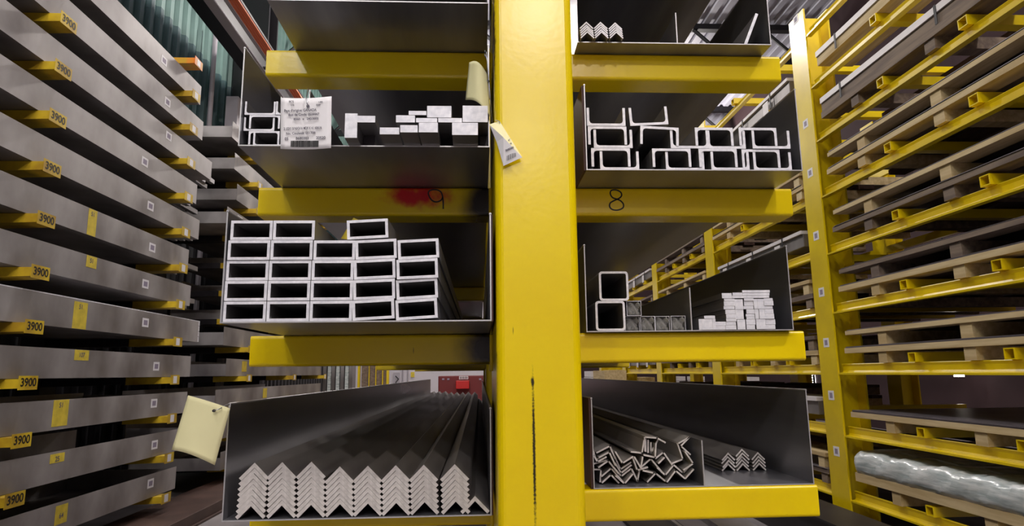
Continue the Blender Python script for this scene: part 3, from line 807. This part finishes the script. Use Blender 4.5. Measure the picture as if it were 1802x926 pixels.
for (x, y, s) in ((893, 262, '8680383'), (890, 255, '240.000'), (887, 249, '0504447')):
    c = at(x+4, y, Y=Y3-.0075); text_mb(s, .0058, INKG, t, 'lettering', frame_m((c.x, c.y, c.z), Vector((1, 0, .45)), Vector((-.45, 0, 1))))
# yellow scrap between the tubes
a = at(628, 384, Y=1.9)
yf = TR[3, -1][0]
o = sheet([at(622, 383, Y=yf+.16), at(633, 388, Y=yf+.15), at(617, 422, Y=yf+.12), at(600, 420, Y=yf+.13)], 3, lambda u, v: 0, lambda u, v: 0, YPAPER, None, 'paper_tag'); tag(o, 'yellow paper scrap tucked behind the raised tube', 'tag')

# ------------------------------------------------------------------ left rack of long trays
XT = -2.75; ZB = lambda k: CZ+.0016+(8-k)*.3306
lr = thing('tray_rack', 'long rack with yellow numbered arms along the green wall', 'rack', (-3.85, 5, 0))
lrl = lr
arm_specs = []
for yc in (2.17, 4.0, 5.86, 7.7, 9.55, 11.4):
    MB().box(-3.95, -3.75, yc-.1, yc+.1, 0, 4.6).build('column', DARKST_SHADE, lrl)
ends = [357, 360, 375, 347, 352, 332, 335, 348, 334, 327, 318, 307]
for k in range(-1, 12):
    zb = ZB(k)
    for j, yc in enumerate((2.17, 4.0, 5.86, 7.7, 9.55, 11.4)):
        if k < 0 and j in (0, 1): continue
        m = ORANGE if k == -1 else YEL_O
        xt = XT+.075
        a = MB().prism([(-3.76, zb-.075), (xt-.36, zb-.062), (xt-.36, zb-.003), (-3.76, zb-.003)], yc-.07, yc+.07, 'y').build('arm', DARKST_SHADE, lrl)  # inner arm coloured dark to stand for the shade under the trays
        MB().prism([(xt-.38, zb-.066), (xt, zb-.056), (xt, zb-.0025), (xt-.38, zb-.0025)], yc-.075, yc+.075, 'y').build('arm_lit_tip', m, a)  # added piece: the end of the yellow arm that catches the light
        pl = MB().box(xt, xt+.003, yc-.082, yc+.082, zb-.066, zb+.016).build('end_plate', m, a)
        if j == 1:
            text_mb('3900', .068, INK, pl, 'lettering', frame_m((xt+.0038, yc, zb-.024), (0, 1, 0), (0, 0, 1)))
        if j >= 2: MB().box(xt+.003, xt+.0042, yc-.035, yc+.03, zb-.056, zb+.006).build('white_sticker', WHITE, pl)
stk = [(289, 107), (295, 180), (297, 240), (255, 285), (265, 363), (268, 436), (256, 500), (256, 568), (275, 645), (271, 710), (272, 783), (265, 851)]
ystr = {5: [(152, 369, 172, 415)], 6: [(151, 453, 171, 469)], 7: [(126, 534, 155, 580)], 8: [(130, 617, 157, 634)], 9: [(90, 703, 122, 752)], 10: [(87, 796, 114, 817)], 11: [(95, 885, 120, 926)]}
for k in range(12):
    zb = ZB(k); h = .192 if k not in (7, ) else .2
    ye = at(ends[k], 660-70*(8-k)+(0 if k > 3 else 20), X=XT).y
    ye = min(max(ye, 5.9), 6.75)
    t = thing('long_tray', 'galvanised long tray%s, %s from the floor, near bay' % ('' if k < 5 else ' with yellow strip', nth(11-k) if k < 11 else 'lowest'), 'tray', (XT-.45, ye-3, zb), 'galvanised trays in the near bay')
    mb = MB(); pr = [(XT-.95, zb), (XT, zb), (XT, zb+h), (XT-.003, zb+h), (XT-.003, zb+.003), (XT-.947, zb+.003), (XT-.947, zb+h), (XT-.95, zb+h)]
    n = 8; b = [(q[0], .3, q[1]) for q in pr]+[(q[0], ye, q[1]) for q in pr]
    mb.add(b, [(i, i+n, (i+1) % n+n, (i+1) % n) for i in range(n)])
    if k in (0, 1, 9, 11): mb.box(XT-.947, XT-.003, ye-.003, ye, zb+.003, zb+h-.02)
    mb.build('tray_body', GALV, t)
    P = at(stk[k][0], stk[k][1], X=XT)
    y = P.y; z = min(max(P.z, zb+.05), zb+h-.05)
    MB().box(XT, XT+.0012, y-.05, y+.05, z-.036, z+.036).build('white_sticker', WHITE, t)
    MB().box(XT+.0012, XT+.0016, y-.03, y+.03, z-.02, z+.02).build('printed_patch', GREYP, t)
    for (x0, y0, x1, y1) in ystr.get(k, []):
        A = at(x0, y1, X=XT); B = at(x1, y0, X=XT)
        z0, z1 = max(A.z, zb+.002), min(B.z, zb+h-.002)
        pp = MB().box(XT, XT+.0012, A.y, B.y, z0, z1).build('yellow_paper_strip', YPAPER, t)
        text_mb({11: '64', 8: '107', 10: '25'}.get(k, '51'), .045, INKG, pp, 'lettering', frame_m((XT+.0018, (A.y+B.y)/2, z1-.035 if k != 11 else z0+.05), (0, 1, 0), (0, 0, 1)))
    # second bay
    y2 = 7.0+.12*((k*7) % 3); 
    t2 = thing('long_tray', 'galvanised long tray %s from the floor in the far bay' % (nth(11-k) if k < 11 else 'lowest'), 'tray', (XT-.45, 9, zb), 'galvanised trays in the far bay')
    if k in (4, 5, 6): y2 += .9
    pr2 = [(q[0]-.02, q[1]) for q in pr]
    mb = MB(); b = [(q[0], y2, q[1]) for q in pr2]+[(q[0], 11.5, q[1]) for q in pr2]
    mb.add(b, [(i, i+n, (i+1) % n+n, (i+1) % n) for i in range(n)]); mb.box(XT-.96, XT-.02, y2, y2+.003, zb+.003, zb+h-.06)
    mb.build('tray_body', GALV, t2)
    if k in (3, 9, 8):
        A = at((425, 0, 0, 0, 0, 0, 0, 0, 440, 478)[k] if k != 3 else 417, 400, X=XT-.02)
        MB().box(XT-.02, XT-.018, A.y, A.y+.15, zb+.05, zb+h-.02).build('white_sticker', WHITE if k == 3 else YPAPER, t2)
    # bars that stick out at the joint between the bays
    if k in (2, 3, 4, 5, 6, 8, 10):
        for q in range(4 if k != 10 else 6):
            xq = XT-.12-.075*(q % 3); zq2 = zb+.006+(.05 if q > 2 else 0)
            L0 = ye-1.0; o = bar_tube('square_tube', .045, .045, .004, 1.0+.1+.45*((q*k) % 4)/4, 0, ALU, ALUE)
            o.location = (xq, L0+.0, zq2)
            tag(o, 'square tube end sticking out of the %s near-bay tray, %s one' % (nth(11-k), nth(q)), 'metal tube', 'tube ends at the joint of the left rack bays')
# light flat bars that show along the top of one tray
for q in range(4):
    o = MB().box(XT-.13, XT-.006, 2.0, at(347, 585, X=XT).y+.06, ZB(7)+.004+q*.052, ZB(7)+.052+q*.052).build('flat_bar', [ALUE])
    tag(o, 'long pale flat bar in the eye-level left tray, %s of its stack' % ORD[q], 'flat bar', 'pale bars in the left rack')
# rail along the rack's foot
o = MB().box(-2.95, -2.42, -2, 12, 0, .11).box(-2.43, -2.40, -2, 12, 0, .02).build('floor_rail', mat('rusty_rail', (92, 70, 62), .5, .3, noise=.35, nscale=3), bevel=.004); tag(o, 'brown steel floor rail at the foot of the left rack', 'rail')

# ------------------------------------------------------------------ left wall fittings
o = thing('building_column', 'dark steel building column against the green wall', 'column', (-4.3, 11.6, 0))
MB().box(-4.6, -4.0, 11.5, 11.55, 0, RZ-1).build('flange', BLACK, o); MB().box(-4.32, -4.28, 11.55, 12.0, 0, RZ-1).build('web', BLACK, o); MB().box(-4.6, -4.0, 12.0, 12.05, 0, RZ-1).build('flange', BLACK, o)
P = at(373, 150, X=-4.5)
o = MB().tube([(-4.5, P.y, 0), (-4.5, P.y, P.z+1.0)], .04, 10).build('downpipe', LIGHTG); tag(o, 'pale vertical pipe on the green wall', 'pipe')
P = at(405, 230, X=-4.2)
o = MB().box(-4.3, -4.1, P.y, P.y+.15, 0, at(405, 165, X=-4.2).z).build('post', LIGHTG); tag(o, 'pale grey post beside the dark building column', 'post')
zr5 = 5.0
gx = lambda px: at(px, 0, Z=zr5)
g = thing('crane_runway', 'dark crane runway beam running high along the left side', 'beam', (at(352, 0, Z=zr5).x, 10, CZ+zr5))
xa, xb = gx(328).x, gx(372).x
MB().box(xa, xb, 1, 21, CZ+zr5, CZ+zr5+.04).build('lower_flange', BLACK, g)
MB().box((xa+xb)/2-.02, (xa+xb)/2+.02, 1, 21, CZ+zr5+.04, CZ+zr5+.6).build('web', BLACK, g)
MB().box(xa, xb, 1, 21, CZ+zr5+.6, CZ+zr5+.64).build('upper_flange', BLACK, g)
o = MB().box(gx(364).x, gx(382).x, 1, 21, CZ+zr5-.065, CZ+zr5-.037).build('conductor_rail', LIGHTG); tag(o, 'pale conductor rail under the crane runway', 'rail')
for i, px in enumerate((402, 407, 412, 417)):
    X = gx(px).x
    o = MB().tube([(X, 1, CZ+zr5+.02), (X, 21, CZ+zr5+.02)], .017, 8).build('conduit', CABLEO); tag(o, 'orange overhead conduit, %s of four from the green wall' % nth(i), 'conduit', 'orange conduits')
o = MB().box(gx(393).x, gx(399).x, 1, 21, CZ+zr5, CZ+zr5+.03).build('conduit_tray', LIGHTG); tag(o, 'pale carrier strip beside the orange conduits', 'rail')
for y in (4, 7, 10, 13, 16):
    o = MB().box(gx(372).x, gx(424).x, y, y+.04, CZ+zr5-.035, CZ+zr5-.001).build('conduit_bracket', BLACK)
    tag(o, 'dark bracket %s along carrying the orange conduits' % nth([4, 7, 10, 13, 16].index(y)), 'bracket', 'conduit brackets')

# ------------------------------------------------------------------ right rack
XR0 = 2.731; Y0 = 4.84; BAY = 2.42; DEP = 2.1
lev = [CZ+.0366+.464*k for k in range(-2, 7)]
ZT = CZ+3.0
rr = thing('pallet_rack', 'tall yellow beam rack on the right loaded with wooden skids', 'rack', (XR0, Y0, 0))
def post(x, y, back=False):
    MB().box(x, x+.014, y, y+.25, 0, ZT).box(x+.014, x+.205, y+.117, y+.129, 0, ZT-.02).box(x+.205, x+.219, y, y+.25, 0, ZT).build('upright', YEL_D, rr)
nb = 5
for i in range(-1, nb):
    y = Y0+i*BAY
    post(XR0, y); post(XR0+DEP, y)
    for L in lev:
        # gusset under each beam seat
        if i in (0, 1) and L < ZT: MB().prism([(y+.118, L-.2), (y+.118, L-.0), (y+.01, L-.0)], XR0+.014, XR0+.02, 'x').build('gusset', YEL_D, rr)
stickers = [(1399, 36), (1419, 217), (1428, 303), (1439, 414), (1447, 514), (1456, 603), (1464, 696), (1470, 794)]
for s in stickers:
    P = at(s[0], s[1], X=XR0)
    st = MB().box(XR0-.0015, XR0, Y0+.085, Y0+.165, P.z-.036, P.z+.036).build('white_sticker', WHITE, rr)
    MB().box(XR0-.0022, XR0-.0015, Y0+.105, Y0+.145, P.z-.02, P.z+.02).build('printed_patch', GREYP, rr)
BH = .08
def beam(x, y0, y1, L, d):
    prof = [(x, L-BH), (x+d*.045, L-BH), (x+d*.045, L-BH+.012), (x+d*.012, L-BH+.018), (x+d*.006, L-BH+.03), (x+d*.006, L-.02), (x+d*.012, L-.004), (x+d*.01, L), (x, L)]
    if d < 0: prof = prof[::-1]
    n = len(prof); b = [(q[0], y0, q[1]) for q in prof]+[(q[0], y1, q[1]) for q in prof]
    mb = MB(); mb.add(b, [(i, i+n, (i+1) % n+n, (i+1) % n) for i in range(n)])
    n = len(prof); caps = [tuple(range(n))]
    mb.add(b, caps); mb.add(b, [tuple(reversed([q+n for q in c])) for c in caps])
    return mb.build('beam', YEL_D, rr)
for i in range(-1, nb-1):
    ya_, yb_ = Y0+i*BAY+.25, Y0+(i+1)*BAY
    for L in lev:
        beam(XR0+.05, ya_, yb_, L, -1); beam(XR0+DEP, ya_, yb_, L, 1)
        for f in (.25, .60):
            yc = ya_+(yb_-ya_)*f
            mb = MB(); w, hh, t_ = .07, .06, .006
            mb.ring([(yc-w/2, L), (yc+w/2, L), (yc+w/2, L+hh), (yc-w/2, L+hh)], [(yc-w/2+t_, L+t_), (yc+w/2-t_, L+t_), (yc+w/2-t_, L+hh-t_), (yc-w/2+t_, L+hh-t_)], XR0-.0, XR0+DEP+.05)
            mb.v = [Vector((v.y, v.x, v.z)) for v in mb.v]; mb.f = [f_[::-1] for f_ in mb.f]
            mb.build('cross_tube', YEL_D, rr)
# top connecting beams one level above
L = CZ+.052+.464*5-.1
# skids
def skid(y0, y1, z, wood, label, grp, bh=.075, th=.038, x0=XR0-.0, dep=DEP, nb_=3):
    t = thing('wooden_skid', label, 'skid', (x0+dep/2, (y0+y1)/2, z), grp)
    for k in range(nb_):
        f = (.04, .395, .785)[k]
        yc = y0+(y1-y0)*f
        MB().box(x0+.01, x0+dep-.05, yc-.045, yc+.045, z, z+bh).build('bearer', wood, t)
    for xx in (x0, x0+.5, x0+1.0, x0+1.5, x0+1.9):
        MB().box(xx, xx+.13, y0, y1, z+bh+.0003, z+bh+th).build('deck_board', wood if xx == x0 else WOOD_SHADED, t)  # boards behind the front one carry painted shade
    return z+bh+th
def sheets(y0, y1, z, n, label, m=SHEET, x0=XR0+.0, dep=2.0, th=.003, curl=False):
    for k in range(n):
        off = random.uniform(-.008, .012)
        o = MB().box(x0+off, x0+dep+off, y0+off, y1+off, z+k*(th+.0006), z+k*(th+.0006)+th).build('metal_sheet', m)
        tag(o, label+', %s sheet' % (ORD[k]), 'metal sheet', 'metal sheets on the skids')
    return z+n*(th+.0006)
BAYN = ['near bay', 'second bay', 'third bay', 'fourth bay']
for i in range(-1, nb-2):
    ya_, yb_ = Y0+i*BAY+.27, Y0+(i+1)*BAY-.02
    if i == -1: yb_ = Y0-.12
    bn = BAYN[i+1]
    for j, L in enumerate(lev):
        ln = ['bottom', 'second', 'third', 'fourth', 'fifth', 'sixth', 'seventh', 'eighth', 'topmost'][j]
        if j == 8 or (j == 7 and i > 0): continue
        if i >= 0 and ((j+i) % 3 == 1 or j >= 6):
            # packs of long profiles instead of skids
            t = thing('profile_pack', 'white wrapped pack of long profiles on the %s level of the %s' % (ln, bn), 'pack', (XR0+.3, (ya_+yb_)/2, L+.06), 'wrapped profile packs')
            MB().box(XR0+.02, XR0+.35, ya_+.1, yb_-.1, L+.0605, L+.17).build('wrapped_profiles', GALV, t, bevel=.006)
            MB().box(XR0+.0, XR0+.36, ya_+.1, yb_-.1, L+.171, L+.2).build('cover_board', WHITEP, t)
            for f in (.2, .5, .8): 
                yq = ya_+(yb_-ya_)*f
                MB().box(XR0-.004, XR0+.0, yq, yq+.02, L+.062, L+.203).build('strap', BLACK, t)
                MB().box(XR0-.007, XR0-.005, yq+.05, yq+.16, L+.03, L+.15).build('hanging_label', WHITEP, t)
            continue
        if j == 0 and i == -1:
            z = skid(ya_, yb_+.02, L+.001, WOOD, 'pine skid under the film-wrapped stack on the bottom level', 'skids in the right rack', bh=.085, th=.06)
            t = thing('wrapped_stack', 'long stack wrapped in glossy translucent film on the bottom right level', 'stack', (XR0+.5, (ya_+yb_)/2, z))
            # rumpled film
            N, K = 60, 14; vs = []; 
            x0_, x1_ = XR0-.01, XR0+1.1; h_ = .15
            sec = [(x0_+.01, 0), (x0_, .03), (x0_-.004, .07), (x0_+.002, .11), (x0_+.012, .14), (x0_+.05, .15), (x0_+.2, .155), (x0_+.5, .152), (x0_+.8, .155), (x1_-.03, .15), (x1_, .12), (x1_, .05), (x1_-.01, 0)]
            fs = []; K = len(sec)
            for a in range(N+1):
                yy = ya_+.05+(yb_-ya_-.06)*a/N
                for q, (sx, sz) in enumerate(sec):
                    r1 = .006*math.sin(a*.63+q*1.1)+.004*math.sin(a*1.7-q*2.3)+.003*math.sin(a*2.9+q*.7)
                    vs.append((sx+(-r1 if q < 6 else r1)*(1 if sz > 0 else .3), yy, z+.001+max(0, sz+(r1 if sz > 0 else 0))))
            for a in range(N):
                for q in range(K): fs.append((a*K+q, a*K+(q+1) % K, (a+1)*K+(q+1) % K, (a+1)*K+q))
            fs.append(tuple(reversed(range(K)))); fs.append(tuple(range(N*K, N*K+K)))
            MB().add(vs, [tuple(reversed(f)) for f in fs]).build('film_wrapping', FILM, t, smooth=True)
            continue
        if j == 1 and i == -1:
            z = skid(ya_, yb_, L+.001, WOOD, 'single skid carrying thin sheets just below eye level', 'skids in the right rack')
            sheets(ya_+.02, yb_-.02, z+.0005, 4, 'thin sheet on the single skid below eye level')
            continue
        if i == -1 and j in (6, 7):
            # profile packs high up
            wood = WOODD
            if j == 6: z = skid(ya_, yb_, L+.001, wood, 'grey weathered skid on the seventh level of the near bay', 'skids in the right rack', th=.05)
            else: z = L+.0605
            t = thing('profile_pack', ('white strapped profile pack on the grey skid high in the near bay', 'white strapped profile pack on the eighth level of the near bay')[j-6], 'pack', (XR0+.2, (ya_+yb_)/2, z), 'wrapped profile packs')
            MB().box(XR0+.01, XR0+.3, ya_, yb_, z+.001, z+.075).build('wrapped_profiles', WOODD if j == 6 else WOOD, t)
            MB().box(XR0+.0, XR0+.3, ya_, yb_, z+.0755, z+.12).build('cover_board', WHITEP, t)
            for yq in (Y0-.42, Y0-1.45):
                MB().box(XR0-.003, XR0+.0, yq, yq+.02, z+.002, z+.125).build('strap', BLACK, t)
            continue
        wood = WOOD if (j+i) % 3 else WOODD
        z = skid(ya_, yb_, L+.001, wood, '%s wooden skid directly on the %s level beam of the %s' % ('grey' if wood is WOODD else 'pine', ln, bn), 'skids in the right rack')
        n = 3 if i < 0 else 1
        z = sheets(ya_+.02, yb_-.02, z+.0005, n, 'metal sheet on the lower skid, %s level of the %s' % (ln, bn))
        wood2 = WOODD if (j*5+i) % 4 == 2 else WOOD
        z = skid(ya_+.03, yb_-.03, z+.0005, wood2, '%s upper wooden skid stacked on sheets, %s level of the %s' % ('grey' if wood2 is WOODD else 'pine', ln, bn), 'skids in the right rack', bh=.085, th=.03)
        if i < 0: sheets(ya_+.05, yb_-.05, z+.0005, 2, 'metal sheet on the upper skid, %s level of the %s' % (ln, bn))
# a sprung sheet edge bowing above its pack
ya_, yb_ = 3.05, 4.5

# long steel lying along the right rack's foot
o = MB().box(2.33, 2.62, -2, 12, 0, .235).box(2.30, 2.64, -2, 12, .235, .25).build('steel_beam', DARKST_SHADE); tag(o, 'dark long steel beam along the foot of the right rack', 'beam')
o = MB().box(1.86, 2.16, -2, 9.4, 0, .05).build('steel_plate', [GALV]); tag(o, 'pale long plate on the floor in the right aisle', 'plate')
o = MB().box(1.2, 1.62, -2, 12, 0, .03).build('steel_plate', DARKST_SHADE); tag(o, 'dark long plate on the floor below the lowest right arm', 'plate')
o = MB().box(1.55, 1.58, -2, 12, .0301, .05).build('flat_bar', GALV); tag(o, 'pale thin bar lying on the dark floor plate', 'flat bar')

# ------------------------------------------------------------------ far end of the left aisle
YG = 13.0
for i, px in enumerate((571, 579, 586, 594, 602, 610, 617)):
    a = at(px-3.6, 690, Y=YG+i*.02); b = at(px+3.4, 650, Y=YG+i*.02)
    o = MB().box(a.x, b.x, YG+i*.02, YG+i*.02+.35, 0, 1.55+CZ-.9).build('upright_sheet', [GALV, FILM][i % 2])
    tag(o, 'pale sheet standing upright at the end of the left rack, %s of seven' % nth(i), 'sheet', 'upright sheets at the aisle end')
fr = thing('post_screen', 'yellow frame of thin upright posts at the aisle end', 'frame', at(655, 700, Y=12.6))
for px, w in ((631, 5), (649, 2.2), (661, 2.2), (673, 2.4), (682, 5)):
    a = at(px-w/2, 690, Y=12.6); b = at(px+w/2, 650, Y=12.6)
    MB().box(a.x, b.x, 12.6, 12.68, 0, 2.3).build('post', YEL_D, fr)
a = at(629, 690, Y=12.6); b = at(684, 690, Y=12.6)
MB().box(a.x, b.x, 12.61, 12.67, 2.3, 2.38).build('head_rail', YEL_D, fr); MB().box(a.x, b.x, 12.61, 12.67, 0.02, .1).build('foot_rail', YEL_D, fr)
MB().box(a.x+.05, b.x-.05, 12.7, 12.75, .1, 2.2).build('brown_panel', WOODD, fr)
YW = 20.99
a = at(723, 664, Y=YW); b = at(729.5, 655, Y=YW)
o = MB().box(a.x, b.x, YW-.02, YW, a.z, b.z).build('wall_notice', YPAPER); tag(o, 'small yellow notice on the white partition', 'notice')
a = at(692, 690, Y=YW); b = at(704, 656, Y=YW)
o = thing('wall_board', 'grey board with dark squiggles on the white partition', 'board', (a.x, YW, 1)); MB().box(a.x, b.x, YW-.04, YW, CZ-.6, b.z).build('board', LIGHTG, o)
MB().tube([(a.x+.07, YW-.06, b.z-.1), (a.x+.17, YW-.06, b.z-.2), (a.x+.08, YW-.06, b.z-.3), (a.x+.17, YW-.06, b.z-.4)], .015, 6).build('squiggle', INK, o)
for px in (709, 718):
    a = at(px, 690, Y=YW); o = MB().tube([(a.x, YW-.05, .1), (a.x, YW-.05, 3)], .025, 8).build('wall_pipe', LIGHTG); tag(o, 'vertical grey pipe on the white partition, %s of two' % ('first' if px == 709 else 'second'), 'pipe', 'partition pipes')
# red machine
YM = 15.0
t = thing('red_machine', 'red machine cabinet with white panel at the far end', 'machine', (at(812, 690, Y=YM).x, YM, 0))
a = at(771, 690, Y=YM); b = at(856, 661, Y=YM)
MB().box(a.x, b.x, YM, YM+1.2, .6, b.z).build('cabinet', DRED, t, bevel=.02)
c0 = at(808, 668, Y=YM); c1 = at(824, 662, Y=YM); MB().box(c0.x, c1.x, YM-.03, YM, c0.z, c1.z).build('white_panel', WHITE, t)
for k in range(5):
    q = c0.x+(c1.x-c0.x)*(.1+.18*k); MB().box(q, q+.018, YM-.04, YM-.03, c0.z+.01, c1.z-.01).build('dark_mark', INK, t)
for px in (778, 787, 843):
    c0 = at(px, 669, Y=YM); c1 = at(px+4, 666, Y=YM); MB().box(c0.x, c1.x, YM-.02, YM, c0.z, c1.z).build('small_plate', GREYP, t)
MB().box(at(803, 690, Y=YM).x, at(826, 690, Y=YM).x, YM-.3, YM, at(810, 684, Y=YM).z, at(810, 670, Y=YM).z).build('hopper', RED, t, bevel=.01)
MB().box(at(774, 690, Y=YM).x, at(856, 690, Y=YM).x, YM+.1, YM+1.1, 0, .6).build('base', BLACK, t)

# far right: pale cartons, window
for i, (x0, x1, y0, y1, Y, m) in enumerate(((1040, 1062, 652, 700, 16.5, WHITEP), (1064, 1102, 650, 700, 10, WOOD), (1118, 1152, 662, 700, 15, WOOD), (1230, 1240, 662, 700, 19, WHITEP), (1190, 1206, 662, 700, 19, WHITEP), (1322, 1336, 663, 700, 17, WHITEP))):
    a = at(x0, y1, Y=Y); b = at(x1, y0, Y=Y)
    Y += i*.0; t = thing('carton_stack', 'pale stacked load at the far end of the right aisle, %s from the column' % nth(i), 'stack', ((a.x+b.x)/2, Y, 0), 'far stacked loads')
    z = 0; k = 0
    while z < b.z-.02:
        h = min(.16, b.z-z); MB().box(a.x+.01*(k % 2), b.x, Y, Y+1, z, z+h-.012).build('carton', m, t); z += h; k += 1
XW = 8.39
a = at(1437, 688, X=XW); b = at(1399, 660, X=XW)
t = thing('window_1', '', '', (XW, a.y, a.z)); del t['label']; del t['category']; t['kind'] = 'structure'
MB().box(XW-.02, XW, a.y, b.y, a.z, b.z).build('pane', GLOWW, t)
for k in range(6):
    z = a.z+(b.z-a.z)*(k+.5)/6; MB().box(XW-.05, XW-.02, a.y, b.y, z-.012, z+.012).build('glazing_bar', BLACK, t)
for f in (0, .33, .7, 1): y = a.y+(b.y-a.y)*f; MB().box(XW-.055, XW-.02, y-.02, y+.02, a.z, b.z).build('glazing_bar', BLACK, t)
P = at(1690, 660, Y=10.5)
t = thing('strip_lamp', 'small bright strip lamp glowing far behind the right rack', 'lamp', P)
MB().box(P.x-.07, P.x+.07, 10.5, 10.56, P.z-.03, P.z+.03).build('lamp_tube', LAMPM, t); MB().box(P.x-.08, P.x+.08, 10.49, 10.57, P.z+.03, P.z+.06).build('lamp_housing', BLACK, t); MB().box(P.x-.01, P.x+.01, 10.52, 10.54, P.z+.06, RZ).build('hanging_rod', BLACK, t)

# ------------------------------------------------------------------ world and view
w = bpy.data.worlds.new('world'); bpy.context.scene.world = w; w.use_nodes = True
w.node_tree.nodes['Background'].inputs['Color'].default_value = (.9, .9, 1, 1); w.node_tree.nodes['Background'].inputs['Strength'].default_value = .3
sc = bpy.context.scene
sc.view_settings.view_transform = 'Standard'; sc.view_settings.look = 'None'; sc.view_settings.gamma = 1; sc.view_settings.use_curve_mapping = False
sc.view_settings.exposure = 0.5
sc.cycles.max_bounces = 8; sc.cycles.diffuse_bounces = 4; sc.cycles.glossy_bounces = 5
for o in list(bpy.data.objects):
    if '_o' in o: del o['_o']
